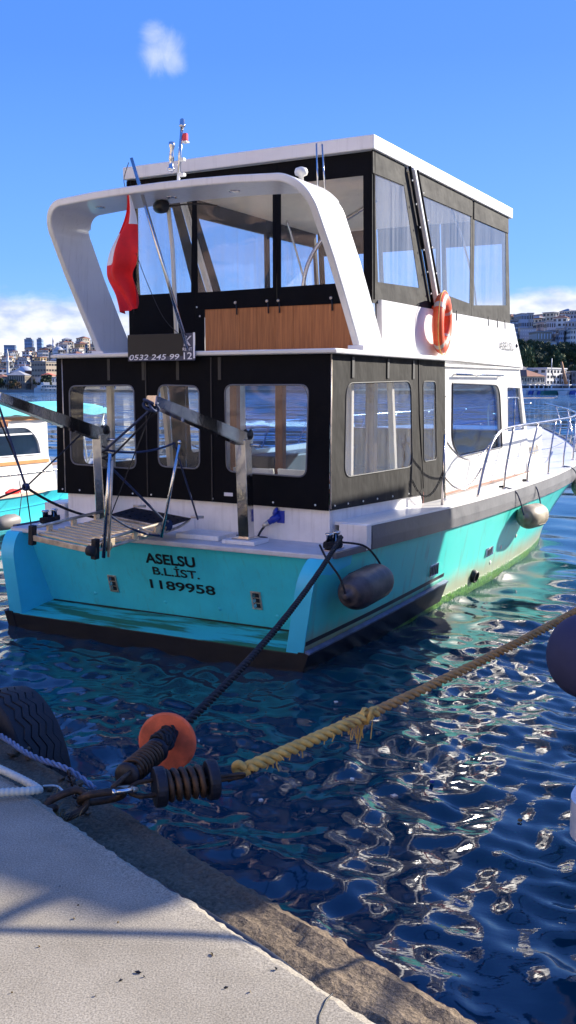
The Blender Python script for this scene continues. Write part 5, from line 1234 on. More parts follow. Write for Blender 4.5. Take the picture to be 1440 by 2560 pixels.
# ================================================================ WHITE CABIN BOAT ON THE LEFT
LB = W(-8.4, -2.0, 0)
lb = thing('cabin_boat', 'white cabin boat with turquoise hull and orange wooden trim behind at left', 'boat', LB, BROT)
H3 = Hull([(0, 1.2), (3, 1.35), (6, 1.3), (8.5, .95), (10, .4), (10.8, .02)], [(0, 1.30), (3, 1.42), (7, 1.42), (9, 1.15), (10.8, .5), (11.6, .03)], 10.8, 11.6, [(0, .62), (6, .60), (8.6, .60), (11.6, 1.0)])
trim = M('orange_wood_trim', (.62, .26, .08), .45, var=.2, vscale=6)
for sd in (1, -1):
    H3.sheet('hull_side', sd, MT['turq'], lb, nq=30)
    H3.ribbon('toe_rail', sd, [(-.05, lambda y: H3.zs(y)), (.03, lambda y: H3.zs(y)), (.03, lambda y: H3.zs(y) + .05), (-.05, lambda y: H3.zs(y) + .05)], .1, 11.3, M('pale_pink_wood', (.62, .42, .32), .5), lb, 30)
    H3.ribbon('hull_line', sd, [(.0, .34), (.012, .34), (.012, .355), (.0, .355)], .1, 9.5, MT['wing'], lb, 24)
V = []; Fc = []
for i in range(25):
    y = 11.4 * i / 24; b = H3.beam_at(y, H3.zs(y)); V += [(-b, y, H3.zs(y) + .005), (b, y, H3.zs(y) + .005)]
for i in range(24): Fc.append((2 * i, 2 * i + 1, 2 * i + 3, 2 * i + 2))
mesh('deck', V, Fc, MT['deck'], lb)
panel('transom', [(-1.2, -.4), (1.2, -.4), (1.3, .62), (-1.3, .62)], [], AFT(.02), .04, MT['turq'], lb)
for sd in (1, -1):
    FL = SIDE(sd * 1.28)
    cut = [(1.5, .60), (8.72, .60), (8.66, .9), (8.50, 1.25), (8.44, 1.6), (8.50, 1.98), (1.5, 1.98)]
    win = rpoly([(6.2, 1.30), (8.28, 1.30), (8.22, 1.55), (8.0, 1.80), (6.2, 1.82)], [.04, .04, .1, .2, .04], 5)
    sp = panel('cabin_side', cut, [win], FL, .05, MT['white'], lb)
    panel('window', win, [], SIDE(sd * 1.27), .01, MT['glass'], sp); ring_on(win, SIDE(sd * 1.31), .012, 'window_frame', MT['white2'], sp)
    beam('window_bar', (sd * 1.30, 6.2, 1.68), (sd * 1.30, 8.1, 1.68), .03, .03, MT['white2'], sp)
    beam('trim_strip', (sd * 1.315, 1.5, 1.17), (sd * 1.315, 8.48, 1.17), .02, .06, trim, lb); beam('trim_strip', (sd * 1.33, 1.4, 1.955), (sd * 1.33, 8.5, 1.955), .06, .06, trim, lb)
    beam('trim_knee', (sd * 1.34, 7.25, 1.87), (sd * 1.34, 7.42, 1.87), .08, .09, MT['wood2'], lb)
    tube('side_rail', spline([(sd * 1.33, 2.0, 1.0), (sd * 1.33, 8.0, .98), (sd * 1.25, 9.0, 1.02), (sd * .9, 10.2, 1.15)], 8), .014, MT['steel'], lb, 6)
    for y in (5.2, 6.9, 7.75, 8.55, 9.4): tube('rail_post', [(sd * min(1.33, H3.beam_at(y, .6) - .05), y, .60), (sd * min(1.33, H3.beam_at(y, .6) - .06), y - .04, 1.0)], .014, MT['rail'], lb, 6)
    lathe('oval_port', [(.01, .01), (.09, .008), (.10, 0)], (sd * 1.31, 6.95, .97), (sd, 0, 0), MT['galv'], lb, 20)
panel('cabin_front', [(-1.28, .6), (1.28, .6), (1.28, 1.98), (-1.28, 1.98)], [], lambda a, b, d: (a, 8.52 + .1 * math.sin((b - .6) * 2) * -1 - d, b), .04, MT['white'], lb)
box('cabin_roof', -1.38, 1.38, 1.3, 8.56, 1.985, 2.04, MT['white'], lb, .02)
# turquoise awning on a frame over the roof
V = []; Fc = []; na = 30
for i in range(na + 1):
    y = 1.0 + 9.1 * i / na
    for k in range(9):
        x = -1.45 + 2.9 * k / 8; V.append((x, y, 2.27 - .10 * (abs(x) / 1.45) ** 2 - .014 * (1 - math.cos(i * 1.9)) - (.03 if abs(x) > 1.4 else 0) - .010 * max(0, y - 6.5)))
for i in range(na):
    for k in range(8): Fc.append((i * 9 + k, i * 9 + k + 1, (i + 1) * 9 + k + 1, (i + 1) * 9 + k))
AWN = M('faded_turquoise_awning', (.14, .60, .60), .8, var=.12, vscale=2, bump=.01, bscale=4)
aw = mesh('awning', V, Fc, AWN, lb, True); md = aw.modifiers.new('thick', 'SOLIDIFY'); md.thickness = .02
sk = [(1.452, 1.0 + 9.1 * i / 60, 2.15 - .010 * max(0, 9.1 * i / 60 - 5.5)) for i in range(61)]
V = []; Fc = []
for i, (x, y, z) in enumerate(sk): V += [(x, y, z), (x + .01, y, z - .10 - .035 * abs(math.sin(i * .8)))]
for i in range(60): Fc.append((2 * i, 2 * i + 1, 2 * i + 3, 2 * i + 2))
vl = mesh('awning_valance', V, Fc, AWN, lb); md = vl.modifiers.new('thick', 'SOLIDIFY'); md.thickness = .006
for x in (-1.4, 1.4):
    for y in (1.3, 4.6, 8.3, 10.0): tube('awning_pole', [(x * .92 if y > 9 else x, y, .62 if y > 8.6 else 2.02), (x, y, 2.16)], .014, MT['steel'], lb, 6)
    tube('roof_rail', [(x * .93, 5.0, 2.12), (x * .93, 8.4, 2.12)], .012, MT['steel'], lb, 6)
for a, b in (((1.40, 9.2, 2.12), (1.30, 9.6, .95)), ((1.44, 10.0, 2.1), (1.25, 9.6, .95))): tube('awning_line', [Vector(a), Vector(a).lerp(Vector(b), .5) + Vector((.02, .03, 0)), Vector(b)], .014, MT['whiteplastic'], lb, 6)
lfd = thing('fender', 'grey fender hanging on the turquoise hull of the cabin boat at left', 'fender', W(-6.86, 5.15, .18), BROT)
lathe('body', [(.02, -.30), (.08, -.26), (.12, -.18), (.135, 0), (.12, .18), (.08, .26), (.02, .30)], (0, 0, 0), (0, 1, .05), M('grey_fender', (.22, .20, .19), .5), lfd, 20)
for y in (-.3, .28): tube('lanyard', [(0, y, 0), (-.05, y + .15, .45)], .008, MT['rope_blue'], lfd, 6)
jk = thing('red_bundle', 'small red cloth bundle on the deck of the cabin boat at left', 'bundle', W(-7.14, 5.55, .62), BROT)
bm = bmesh.new(); bmesh.ops.create_icosphere(bm, subdivisions=3, radius=.16)
for v in bm.verts: v.co = Vector((v.co.x * .6, v.co.y * 1.3, v.co.z * .35)) * (1 + .3 * noise.noise(v.co * 9)) + Vector((0, 0, .05))
frombm('cloth', bm, MT['red'], jk, True)

# ================================================================ FAR SHORES
def shore_y(x): return 575 - 170 / (1 + math.exp(-(x - 10) / 14))
def ground_z(x, y):
    d = y - shore_y(x)
    if d < 0: return 1.4
    rgt = 1 / (1 + math.exp(-(x - 10) / 25)); pxa = x / max(y, 1)
    HL = 20 + 24 / (1 + math.exp(-(pxa + .243) / .012)); HL = 25 + 15 / (1 + math.exp(-(pxa + .245) / .012)); HR = 47 + 6 * math.sin(x * .03)
    sl = min(1, max(0, (d - 55) / 420)); slr = min(1, max(0, (d - 85) / 260))
    s = lambda t: t * t * (3 - 2 * t)
    return 1.5 + (HL * s(sl) * (1 - rgt)) + (HR * (.35 * s(min(1, max(0, (d - 70) / 45))) + .65 * s(slr)) * rgt)
def terrain():
    xs = np.concatenate([np.arange(-900, -320, 40), np.arange(-320, 320, 8), np.arange(320, 900, 40)]); V = []; Fc = []; ds = [0, .02, 8, 20, 28, 36, 48, 60, 75, 90, 110, 130, 160, 190, 220, 260, 300, 340, 390, 440, 500, 600, 800, 1100]
    for x in xs:
        for k, d in enumerate(ds):
            y = shore_y(x) + d; z = -1.0 if k == 0 else ground_z(x, y) + (.8 * noise.noise(Vector((x * .03, y * .03, 0))) if d > 30 else 0); V.append((x, y, z))
    m = len(ds)
    for i in range(len(xs) - 1):
        for j in range(m - 1): Fc.append((i * m + j, (i + 1) * m + j, (i + 1) * m + j + 1, i * m + j + 1))
    return structure(mesh('hillside', V, Fc, M('hillside_ground', (.11, .105, .06), .9, var=.4, vscale=.03, col2=(.22, .19, .13))))
terrain()
WALLS = [M('far_wall_%s' % n, c, .8, var=.06, vscale=.3) for n, c in (('white', (.66, .64, .60)), ('cream', (.60, .52, .38)), ('grey', (.40, .41, .42)), ('blue_grey', (.36, .41, .50)), ('pink', (.52, .36, .30)), ('stone', (.34, .29, .22)), ('dark', (.17, .17, .19)), ('ochre', (.50, .36, .18)))]
ROOF = M('far_roof_tile', (.28, .12, .07), .8, var=.2, vscale=.5); ROOFG = M('far_roof_grey', (.30, .30, .31), .8, var=.2, vscale=.5); ROOFW = M('far_roof_pale', (.62, .62, .62), .7, var=.1)
WIN = M('far_window', (.03, .035, .045), .25, var=.3, vscale=1); WINW = M('far_window_pale', (.55, .57, .60), .5, var=.1); TOWER = M('far_tower_haze_blue', (.16, .28, .45), .3, var=.15, vscale=.4)  # tower blue holds the distance haze in its colour
UNIT = {}
def unit_box(mat):
    if mat.name not in UNIT:
        o = box('window', -.5, .5, -.5, .5, -.5, .5, mat); UNIT[mat.name] = o.data; bpy.data.objects.remove(o)
    return UNIT[mat.name]
def building(label, x, y, w, dep, z0, z1, rz, wall, rows, cols, roof='flat', roofm=None, winm=None, side=True, singles=True, ww=.55, hh=.5, name='building', group=None, balcony=False):
    t = thing(name, label, 'building', (x, y, z0), rz, group); h = z1 - z0
    box('wall', -w / 2, w / 2, -dep / 2, dep / 2, 0, h, wall, t)
    rm = roofm or ROOFG
    if roof == 'flat': box('roof', -w / 2 - .35, w / 2 + .35, -dep / 2 - .35, dep / 2 + .35, h, h + .5, rm, t)
    else:
        e = .6; rh = min(w, dep) * .26
        V = [(-w / 2 - e, -dep / 2 - e, h), (w / 2 + e, -dep / 2 - e, h), (w / 2 + e, dep / 2 + e, h), (-w / 2 - e, dep / 2 + e, h)]
        if w > dep: V += [(-w / 2 + dep / 2, 0, h + rh), (w / 2 - dep / 2, 0, h + rh)]; F_ = [(0, 1, 5, 4), (1, 2, 5), (2, 3, 4, 5), (3, 0, 4), (3, 2, 1, 0)]
        else: V += [(0, -dep / 2 + w / 2, h + rh), (0, dep / 2 - w / 2, h + rh)]; F_ = [(0, 1, 4), (1, 2, 5, 4), (2, 3, 5), (3, 0, 4, 5), (3, 2, 1, 0)]
        mesh('roof', V, F_, rm, t)
    wm = winm or WIN; cells = []
    fh = h / rows
    for r_ in range(rows):
        zc = fh * (r_ + .52)
        for c in range(cols): cells.append(('f', -w / 2 + w * (c + .5) / cols, zc, w / cols * ww))
        if side:
            nc = max(1, round(cols * dep / w))
            for c in range(nc): cells.append(('r', -dep / 2 + dep * (c + .5) / nc, zc, dep / nc * ww)); cells.append(('l', -dep / 2 + dep * (c + .5) / nc, zc, dep / nc * ww))
    if singles:
        d = unit_box(wm)
        for f, a, zc, cw in cells:
            if f == 'l' and x < 0: continue
            o = link(bpy.data.objects.new('window', d), t)
            if f == 'f': o.location = (a, -dep / 2, zc); o.scale = (cw, .16, fh * hh)
            else: o.location = ((w / 2 if f == 'r' else -w / 2), a, zc); o.scale = (.16, cw, fh * hh)
    else:
        V = []; F_ = []
        for f, a, zc, cw in cells:
            n = len(V)
            for i in (-1, 1):
                for j in (-1, 1):
                    for k in (-1, 1):
                        if f == 'f': V.append((a + i * cw / 2, -dep / 2 + j * .08, zc + k * fh * hh / 2))
                        else: V.append(((w / 2 if f == 'r' else -w / 2) + i * .08, a + j * cw / 2, zc + k * fh * hh / 2))
            F_ += [tuple(n + q for q in fc) for fc in ((0, 1, 3, 2), (4, 6, 7, 5), (0, 4, 5, 1), (2, 3, 7, 6), (0, 2, 6, 4), (1, 5, 7, 3))]
        o = mesh('windows', V, F_, wm, t); o['kind'] = 'stuff'
    if balcony:
        for r_ in range(1, rows): box('balcony', -w * .3, w * .1, -dep / 2 - 1.0, -dep / 2, fh * r_ - .15, fh * r_ + .7, ROOFW, t)
    return t
def bpx(label, px0, px1, pyt, d, dep, rz, wall, rows, cols, zb=None, **k):
    """a building whose front spans two read-off columns at forward distance d"""
    a, b = far(px0, pyt, d), far(px1, pyt, d); xc = (a.x + b.x) / 2; yc = d + dep / 2
    z0 = (ground_z(xc, yc) - 2.5) if zb is None else zb
    return building(label, xc, yc, (b.x - a.x) / max(.3, math.cos(rz)) * (1 if abs(rz) < .1 else .8), dep, min(z0, a.z - 5), a.z, rz, wall, rows, cols, **k)
Wm = dict(zip('white cream grey blue pink stone dark ochre'.split(), WALLS))
# ---- right shore, waterfront and named blocks
bpx('cream two-storey waterfront house with brown tiled roof at right', 1285, 1353, 941, 428, 14, R(34), Wm['cream'], 2, 7, 1.4, roof='hip', roofm=ROOF)
bpx('small tan gabled house behind the cream waterfront house', 1292, 1338, 928, 446, 10, 0, Wm['stone'], 2, 4, 1.4, roof='hip', roofm=M('tan_roof', (.42, .33, .24), .8))
bpx('four-storey pale waterfront block with a wide flat white roof', 1318, 1408, 922, 446, 20, R(-40), Wm['white'], 4, 5, 1.4, roofm=ROOFW)
bpx('grey waterfront building right of the leaning crane mast', 1408, 1432, 938, 452, 14, R(-10), Wm['grey'], 3, 3, 1.4)
bpx('dark grey waterfront building at the right edge', 1430, 1470, 930, 456, 14, 0, Wm['dark'], 3, 4, 1.4)
bpx('wide blue-grey apartment block with seven rows of small windows', 1297, 1339, 822, 575, 16, R(4), Wm['blue'], 7, 7, winm=WINW, ww=.4, hh=.36)
bpx('tall pale block with a rounded bay at the top of the hill', 1298, 1321, 785, 600, 14, R(6), Wm['blue'], 5, 4, winm=WIN)
bpx('light apartment block right of the rounded bay block on the hilltop', 1322, 1340, 784, 602, 14, R(-8), Wm['grey'], 5, 3)
bpx('dark tall apartment block just right of the yacht deckhouse', 1262, 1296, 802, 570, 14, 0, Wm['dark'], 7, 4, winm=WINW, ww=.7, hh=.3)
bpx('brownish block with tall white windows above the trees', 1340, 1378, 830, 555, 14, R(5), Wm['stone'], 3, 5, winm=WINW, hh=.6, ww=.4)
bpx('narrow cream house between two brown blocks on the hill', 1342, 1350, 808, 585, 9, 0, Wm['cream'], 4, 2)
bpx('tall brown chimney-like block on the hill', 1352, 1360, 806, 575, 8, 0, Wm['pink'], 5, 2)
bpx('pale blue-white block with three window columns on the upper hill', 1370, 1392, 804, 590, 12, R(-5), Wm['blue'], 4, 4)
bpx('slim slate block with white balconies mid hill', 1378, 1390, 826, 560, 12, 0, Wm['dark'], 5, 2, winm=WINW, ww=.7, hh=.3)
bpx('low blue-grey block beside the slim slate block', 1390, 1408, 838, 556, 12, 0, Wm['blue'], 4, 3)
bpx('light blue apartment block with dark side wall on the right hill', 1406, 1421, 828, 548, 16, R(-14), Wm['blue'], 6, 3)
bpx('white apartment block with paired windows at the right edge', 1427, 1452, 824, 540, 14, 0, Wm['white'], 6, 4, ww=.45)
bpx('white terrace house below the slim slate block', 1372, 1392, 855, 535, 9, 0, Wm['white'], 2, 3)
NAMES = ['white', 'cream', 'grey', 'blue', 'pink', 'stone', 'ochre']
cn = {'white': 'white', 'cream': 'cream', 'grey': 'grey', 'blue': 'blue-grey', 'pink': 'pinkish', 'stone': 'tan', 'ochre': 'ochre'}
rr = random.Random(21)
def fill(px_lo, px_hi, n, d_lo, d_hi, side, where, wts):
    for k in range(n):
        px = px_lo + (px_hi - px_lo) * (k + rr.random()) / n; d = d_lo + (d_hi - d_lo) * ((k * 7 % n) / n); x = (px - 720) / FPX * d; g = ground_z(x, d)
        if side == 'L' and px > 250 and rr.random() < .3: continue
        c = rr.choices(NAMES, wts)[0]; st = rr.choice((2, 3, 3, 4, 5)); w = rr.uniform(5, 8.5); hip = rr.random() < .35
        lab = '%s %s-storey %s hillside house in the %s' % (cn[c], {2: 'two', 3: 'three', 4: 'four', 5: 'five'}[st], 'tiled-roof' if hip else 'flat-roofed', where)
        building(lab, x, d, w, rr.uniform(7, 10), g - 3, g + st * 2.3, R(rr.uniform(15, 65) if rr.random() < .75 else rr.uniform(-35, 0)), Wm[c], st, rr.choice((2, 3, 4)), 'hip' if hip else 'flat', ROOF if rr.random() < .5 else ROOFG, singles=False, group='houses on the %s hillside' % {'L': 'left', 'R': 'right', 'M': 'middle'}[side], balcony=rr.random() < .25)
fill(1258, 1480, 60, 640, 860, 'R', 'right background above the trees', (6, 3, 3, 4, 1, 2, 1))
fill(-40, 265, 190, 690, 1060, 'L', 'left background', (10, 5, 2, 2, 1, 1, 1))
fill(270, 1250, 26, 640, 950, 'M', 'middle background', (5, 3, 3, 3, 1, 2, 1))
# ---- the row of houses along the street behind the viewer: their sunlit fronts show as warm reflections in the boat's steel and windows
for k, (c, st, w) in enumerate((('cream', 4, 15), ('ochre', 5, 13), ('white', 4, 16), ('pink', 5, 12), ('cream', 5, 15), ('white', 4, 14), ('cream', 4, 16))):
    p = Q(-38 + k * 15.5, -27, 0); building('%s street house number %s along the quay behind the viewer' % (cn[c], 'one two three four five six seven'.split()[k]), p.x, p.y, w, 10, 1.0, 1.0 + st * 3.2, math.atan2(QN.y, QN.x) + R(90), Wm[c], st, 5, 'flat', ROOF, singles=True, side=False, group='houses behind the viewer')
# ---- left shore named blocks
bpx('beige office block with four rows of dark windows on the left shore', 90, 143, 905, 640, 22, R(-30), Wm['stone'], 5, 5, 1.4, ww=.7, hh=.36)
bpx('tall cream block next to the beige office block', 140, 160, 902, 650, 14, R(40), Wm['cream'], 6, 2, 1.4)
bpx('low white quay building left of the ferry', 80, 128, 943, 606, 14, R(36), Wm['white'], 2, 6, 1.4, ww=.3)
bpx('small red-roofed house above the low white quay building', 104, 128, 938, 632, 12, 0, Wm['pink'], 2, 4, 1.4, roof='hip', roofm=M('bright_red_roof', (.55, .13, .09), .7))
bpx('old waterfront hall with tall arched windows at far left', 18, 62, 938, 600, 14, 0, Wm['stone'], 2, 8, 1.4, roof='hip', roofm=ROOFG, ww=.4, hh=.7)
bpx('old waterfront house at the left picture edge', -18, 16, 945, 600, 14, 0, Wm['cream'], 2, 6, 1.4, roof='hip', roofm=ROOF)
bpx('dark red brick house right of the mosque dome', 62, 92, 928, 650, 12, 0, M('far_wall_brick', (.20, .08, .06), .8), 3, 4, 1.4)
for lab, p0, p1, pt in (('haze-blue office tower at the far left of the skyline', 7, 33, 863), ('left of the two twin blue towers on the left skyline', 58, 77, 848), ('right of the two twin blue towers on the left skyline', 89, 101, 848)):
    a, b = far(p0, pt, 1500), far(p1, pt, 1500); t = building(lab, (a.x + b.x) / 2, 1512, b.x - a.x, 20, 5, a.z, R(6), TOWER, 14, 5, winm=M('tower_band', (.10, .17, .27), .2), singles=False, ww=.8, hh=.5, name='office_tower')  # window bands carry the same haze blue in their colour
    if p0 > 50: box('roof_disc', -(b.x - a.x) * .35, (b.x - a.x) * .35, -6, 6, a.z - 5 + 1.2, a.z - 5 + 2.6, ROOFG, t)
def mosque(px_dome, py_top, d, R_, px_min, py_min, label, base=True):
    c = far(px_dome, py_top, d); zb = c.z - R_ * 1.15; t = thing('mosque', label, 'mosque', (c.x, d, ground_z(c.x, d) - 2)); z0 = ground_z(c.x, d) - 2
    lathe('dome', [(R_ * math.cos(a), zb - z0 + R_ * .95 * math.sin(a)) for a in np.linspace(0, 1.5, 9)] + [(.3, zb - z0 + R_ + .6), (.08, zb - z0 + R_ + 3)], (0, 0, 0), (0, 0, 1), M('lead_dome', (.40, .42, .46), .5), t, 28)
    lathe('drum', [(R_ * 1.03, zb - z0 - 2.2), (R_ * 1.05, zb - z0)], (0, 0, 0), (0, 0, 1), Wm['white'], t, 28)
    box('prayer_hall', -R_ * 1.7, R_ * 1.7, -R_ * 1.4, R_ * 1.4, 0, zb - z0 - 2.0, Wm['stone'], t, .2)
    for k in range(6): o = link(bpy.data.objects.new('window', unit_box(WIN)), t); o.location = (-R_ * 1.4 + k * R_ * .56, -R_ * 1.4, max(2, (zb - z0) * .45)); o.scale = (R_ * .18, .2, R_ * .4)
    mt = far(px_min, py_min, d); mx = mt.x - c.x; h = mt.z - z0; w = 1.0
    lathe('minaret', [(w * 1.3, 0), (w * 1.2, h * .35), (w, h * .36), (w * .95, h * .66), (w * 1.5, h * .68), (w * 1.5, h * .70), (w * .85, h * .71), (w * .8, h * .85), (w * .9, h * .855), (.06, h)], (mx, -2, 0), (0, 0, 1), Wm['white'], t, 14)
mosque(62, 910, 700, 7.0, 20, 872, 'mosque with a grey dome and tall white minaret on the left shore')
mosque(146, 864, 860, 4.2, 134, 842, 'small domed mosque with a thin minaret high on the left hill')
# ---- trees
LEAF = [M('far_leaf_%d' % i, c, .8, var=.35, vscale=.6, col2=c2) for i, (c, c2) in enumerate((((.030, .055, .028), (.06, .095, .035)), ((.06, .10, .03), (.12, .16, .045)), ((.12, .075, .035), (.20, .13, .06)), ((.04, .065, .04), (.075, .10, .05))))]
BARK = M('far_bark', (.09, .07, .05), .9)
def crown_mesh(seed, mat, n, shape):
    r_ = np.random.default_rng(seed); V = []; Fc = []
    cl = [(r_.normal(0, .33), r_.normal(0, .33), r_.uniform(.25, .95)) for _ in range(16)]
    for k in range(n):
        c = cl[k % len(cl)]; taper = (1.25 - c[2]) if shape == 'cone' else 1.0
        p = Vector((c[0] * taper, c[1] * taper, c[2])) + Vector(r_.normal(0, 1, 3)).normalized() * r_.uniform(.05, .19); a = Vector(r_.normal(0, 1, 3)).normalized() * .048; b = a.orthogonal().normalized() * .038; i = len(V)
        V += [p - a - b, p + a - b * .4, p + a * .6 + b, p - a * .5 + b]; Fc += [(i, i + 1, i + 2, i + 3)]
    me = bpy.data.meshes.new('crown'); me.from_pydata([tuple(v) for v in V], [], Fc); me.materials.append(mat); return me
def trunk_mesh():
    V, Fc = tube_data([(0, 0, 0), (.02, 0, .3), (0, .02, .7)], [.04, .03, .012], 6)
    for a in (0, 2.1, 4.2):
        v, f = tube_data([(.01, 0, .32), (.2 * math.cos(a), .2 * math.sin(a), .62)], [.02, .006], 5, v0=len(V)); V += v; Fc += f
    me = bpy.data.meshes.new('trunk'); me.from_pydata([tuple(v) for v in V], [], Fc); me.materials.append(BARK); return me
CR = [crown_mesh(1, LEAF[0], 1100, 'round'), crown_mesh(2, LEAF[1], 900, 'cone'), crown_mesh(3, LEAF[2], 500, 'round'), crown_mesh(4, LEAF[3], 1100, 'round'), crown_mesh(5, LEAF[0], 1000, 'cone')]; TR = trunk_mesh()
TN = ['dark green broadleaf tree', 'pale green conical pine', 'brown half-bare tree', 'olive green broadleaf tree', 'dark conical cypress']
def tree(x, y, z, h, w, k, where, grp):
    t = thing('tree', '%s %s' % (TN[k], where), 'tree', (x, y, z), rr.uniform(0, 6.28), grp)
    for nme, me in (('trunk', TR), ('crown', CR[k])):
        o = link(bpy.data.objects.new(nme, me), t); o.scale = (w, w, h)
for k in range(64):
    px = 1262 + 215 * rr.random(); d = 486 + 58 * (k / 64); x = (px - 720) / FPX * d; g = ground_z(x, d)
    kk = rr.choices((0, 3, 4, 1), (5, 4, 2, .6))[0]; tree(x, d, g - .6, rr.uniform(6, 9.5), rr.uniform(5, 8), kk, 'in the tree belt above the right waterfront', 'trees above the right waterfront')
tree((1318 - 720) / FPX * 482, 482, 3, 19, 9, 1, 'in front of the dark tree belt, left of the flat-roofed block', 'trees above the right waterfront')
for px, d in ((1398, 545), (1412, 547), (1424, 545)): tree((px - 720) / FPX * d, d, ground_z((px - 720) / FPX * d, d), 6, 9, 2, 'topping the right tree belt below the apartment blocks', 'trees above the right waterfront')
for k in range(17):
    px = -30 + 105 * rr.random() if k < 14 else 95 + 40 * rr.random(); d = 590 + 30 * rr.random(); x = (px - 720) / FPX * d
    tree(x, d, 1.2, rr.uniform(5, 9), rr.uniform(5, 7), rr.choices((2, 0, 3), (5, 1, 2))[0], 'on the left waterfront promenade', 'trees on the left waterfront')
# ---- quays of the far shores
def far_quay(name, px0, px1, d):
    a, b = (px0 - 720) / FPX * d, (px1 - 720) / FPX * d
    return structure(box(name, a, b, d, d + 14, -1, 1.5, M('pale_quay_wall', (.24, .23, .22), .8, var=.15, vscale=.2)))
far_quay('pavement', -120, 175, 574); far_quay('pavement', 1180, 1560, 409)
# ---- ferry
fx0, fx1 = (83 - 720) / FPX * 560, (200 - 720) / FPX * 560; fl = fx1 - fx0
fy = thing('ferry', 'long white passenger ferry lying off the left shore', 'ferry', ((fx0 + fx1) / 2, 566, 0), R(33))
V = []; Fc = []
for i in range(13):
    s = i / 12; x = -fl / 2 + fl * s; b = 3.6 * min(1, .3 + 3.2 * min(s, 1.15 - s)); V += [(x, -b * .8, -.3), (x, -b, 2.2 + (.5 if s < .1 else 0)), (x, b, 2.2), (x, b * .8, -.3)]
for i in range(12):
    for j in range(3): Fc.append((i * 4 + j, (i + 1) * 4 + j, (i + 1) * 4 + j + 1, i * 4 + j + 1))
Fc += [(0, 1, 2, 3), (48, 49, 50, 51)]
mesh('hull', V, Fc, Wm['white'], fy)
box('main_cabin', -fl / 2 + 2.5, fl / 2 - 1, -3.1, 3.1, 2.2, 4.0, Wm['white'], fy, .1); box('upper_deck', -fl / 2 + 4, fl / 2 - 2, -3.3, 3.3, 4.0, 4.2, Wm['grey'], fy); box('wheelhouse', -fl / 2 + 4.5, -fl / 2 + 8, -2, 2, 4.2, 5.6, Wm['white'], fy, .1)
tube('funnel_mast', [(-fl / 2 + 3.2, 0, 4), (-fl / 2 + 5.5, 0, 5.8)], .12, Wm['white'], fy, 6)
for k in range(14): o = link(bpy.data.objects.new('window', unit_box(WIN)), fy); o.location = (-fl / 2 + 3.6 + k * (fl - 6) / 14, -3.1, 3.2); o.scale = (1.0, .16, .7)
for k in range(9): o = link(bpy.data.objects.new('porthole', unit_box(WIN)), fy); o.location = (-fl / 2 + 2.8 + k * (fl - 4) / 9, -3.45, 1.45); o.scale = (.7, .5, .55)
# ---- small boats along the right shore
BW = [M('far_boat_white', (.70, .70, .70), .4, var=.05), M('far_boat_blue', (.04, .10, .40), .4), M('far_boat_green', (.05, .22, .20), .4)]
def small_boat(px, d, L_, rz, hm, label):
    x = (px - 720) / FPX * d; t = thing('motor_boat', label, 'boat', (x, d, 0), rz, 'small boats along the right shore'); V = []; Fc = []; t.scale = (1.4, 1.3, 1.4)
    for i in range(9):
        s = i / 8; y = -L_ / 2 + L_ * s; b = L_ * .16 * min(1, 2.4 * (1.02 - s)) ; V += [(-b * .7, y, -.2), (-b, y, 1.0 + .5 * s * s), (b, y, 1.0 + .5 * s * s), (b * .7, y, -.2)]
    for i in range(8):
        for j in range(3): Fc.append((i * 4 + j, (i + 1) * 4 + j, (i + 1) * 4 + j + 1, i * 4 + j + 1))
    Fc += [(0, 1, 2, 3), (32, 33, 34, 35)]
    mesh('hull', V, Fc, hm, t); w = L_ * .12
    c = box('cabin', -w, w, -L_ * .25, L_ * .15, 1.1, 2.5, BW[0], t, .12); box('roof', -w - .15, w + .15, -L_ * .3, L_ * .1, 2.6, 2.75, BW[0], t, .05)
    for sd in (-1, 1): box('window', sd * w - .03, sd * w + .03, -L_ * .22, L_ * .1, 1.75, 2.35, WIN, c)
    box('window', -w * .8, w * .8, -L_ * .25 - .03, -L_ * .25 + .03, 1.75, 2.35, WIN, c)
    tube('mast', [(0, 0, 2.7), (.1, 0, 4.0)], .05, BW[0], t, 5)
SB = [(1300, 9, -65, 0, 'white open launch nearest the yacht deckhouse on the right shore'), (1322, 8, -48, 0, 'white motor boat, first of the row left of the crane'), (1334, 8, -44, 1, 'white-topped blue motor boat, second of the row left of the crane'), (1345, 8, -50, 0, 'white motor boat, third of the row left of the crane'), (1356, 8, -46, 1, 'white-topped blue boat, fourth of the row left of the crane'), (1367, 8, -42, 0, 'white boat, fifth of the row left of the crane'), (1384, 13, -62, 2, 'longer white boat with green hull in front of the flat-roofed block'), (1417, 9, -40, 0, 'white boat with dark window just right of the crane'), (1436, 8, -35, 1, 'blue boat at the right edge of the far shore')]
for px, L_, rz, hm, lab in SB: small_boat(px, 393, L_, R(rz), BW[hm], lab)
a, b = far(1404, 905, 412), far(1416, 966, 408)
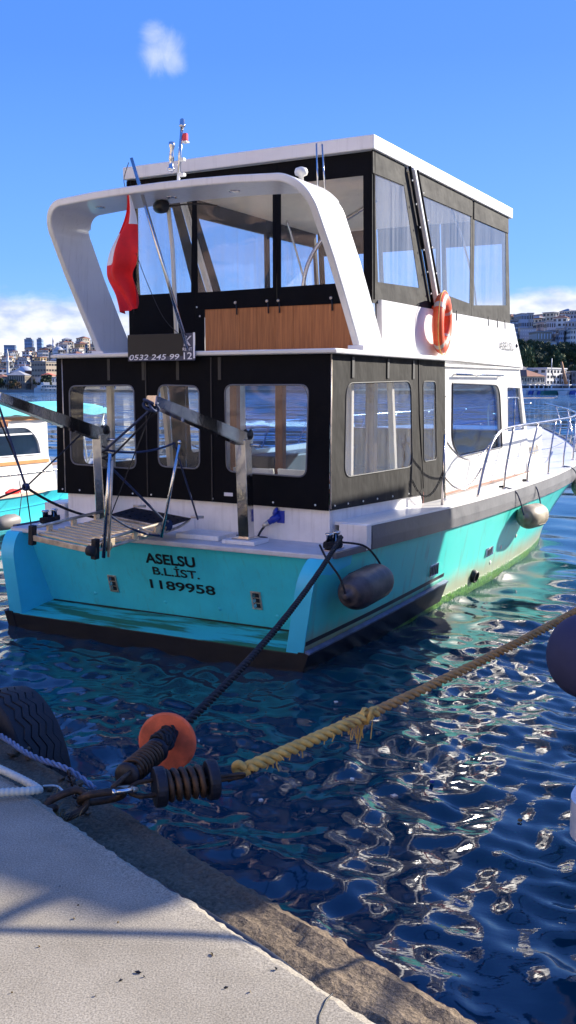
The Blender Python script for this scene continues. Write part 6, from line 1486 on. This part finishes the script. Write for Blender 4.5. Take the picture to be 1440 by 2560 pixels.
cr = thing('leaning_mast', 'leaning rusty orange wooden mast among the small boats', 'mast', (b.x, b.y, 0)); tube('spar', [b - Vector((b.x, b.y, 0)), a - Vector((b.x, b.y, 0))], [.75, .45], M('rusty_mast', (.42, .19, .08), .7), cr, 8); tube('spar_foot', [(0, 0, -.5), b - Vector((b.x, b.y, 0))], .7, M('mast_foot', (.25, .12, .07), .7), cr, 8)
a, b = far(1378, 926, 409), far(1392, 966, 407)
cr = thing('derrick_boom', 'thin black boom slanting in front of the flat-roofed waterfront block', 'boom', (b.x, b.y, 0)); tube('spar', [b - Vector((b.x, b.y, 0)), a - Vector((b.x, b.y, 0))], .22, BW[1] if False else MT['blackplastic'], cr, 6); tube('spar_foot', [(0, 0, -.5), b - Vector((b.x, b.y, 0))], .25, MT['blackplastic'], cr, 6)
a, b = far(1379, 896, 440), far(1379, 922, 440)
cr = thing('flagpole', 'white flagpole above the flat-roofed waterfront block', 'flagpole', (b.x, b.y, b.z - 2)); tube('pole', [(0, 0, 0), (0, 0, a.z - b.z + 2)], .16, BW[0], cr, 6)

# ---- labels: look-alikes are told apart by their place, counted from the left of the picture
ORD = 'first second third fourth fifth sixth seventh eighth ninth tenth eleventh twelfth thirteenth fourteenth fifteenth sixteenth seventeenth eighteenth nineteenth twentieth'.split()
def ordinal(k):
    if k < 20: return ORD[k]
    t, u = divmod(k + 1, 10); tens = {2: ('twentieth', 'twenty'), 3: ('thirtieth', 'thirty'), 4: ('fortieth', 'forty')}[t]
    return tens[0] if u == 0 else tens[1] + '-' + ORD[u - 1]
def told_apart():
    bpy.context.view_layer.update(); by = {}
    for o in sc.objects:
        if o.parent is None and 'label' in o.keys(): by.setdefault(o['label'], []).append(o)
    for lab, os_ in by.items():
        if len(os_) < 2: continue
        def px(o):
            c = o.location if (o.type == 'EMPTY' or o.location.length > .01) else sum((Vector(v) for v in o.bound_box), Vector()) / 8
            return c.x / max(c.y, .1)
        for k, o in enumerate(sorted(os_, key=px)): o['label'] = lab + ', ' + ordinal(k) + ' from the left'
told_apart()
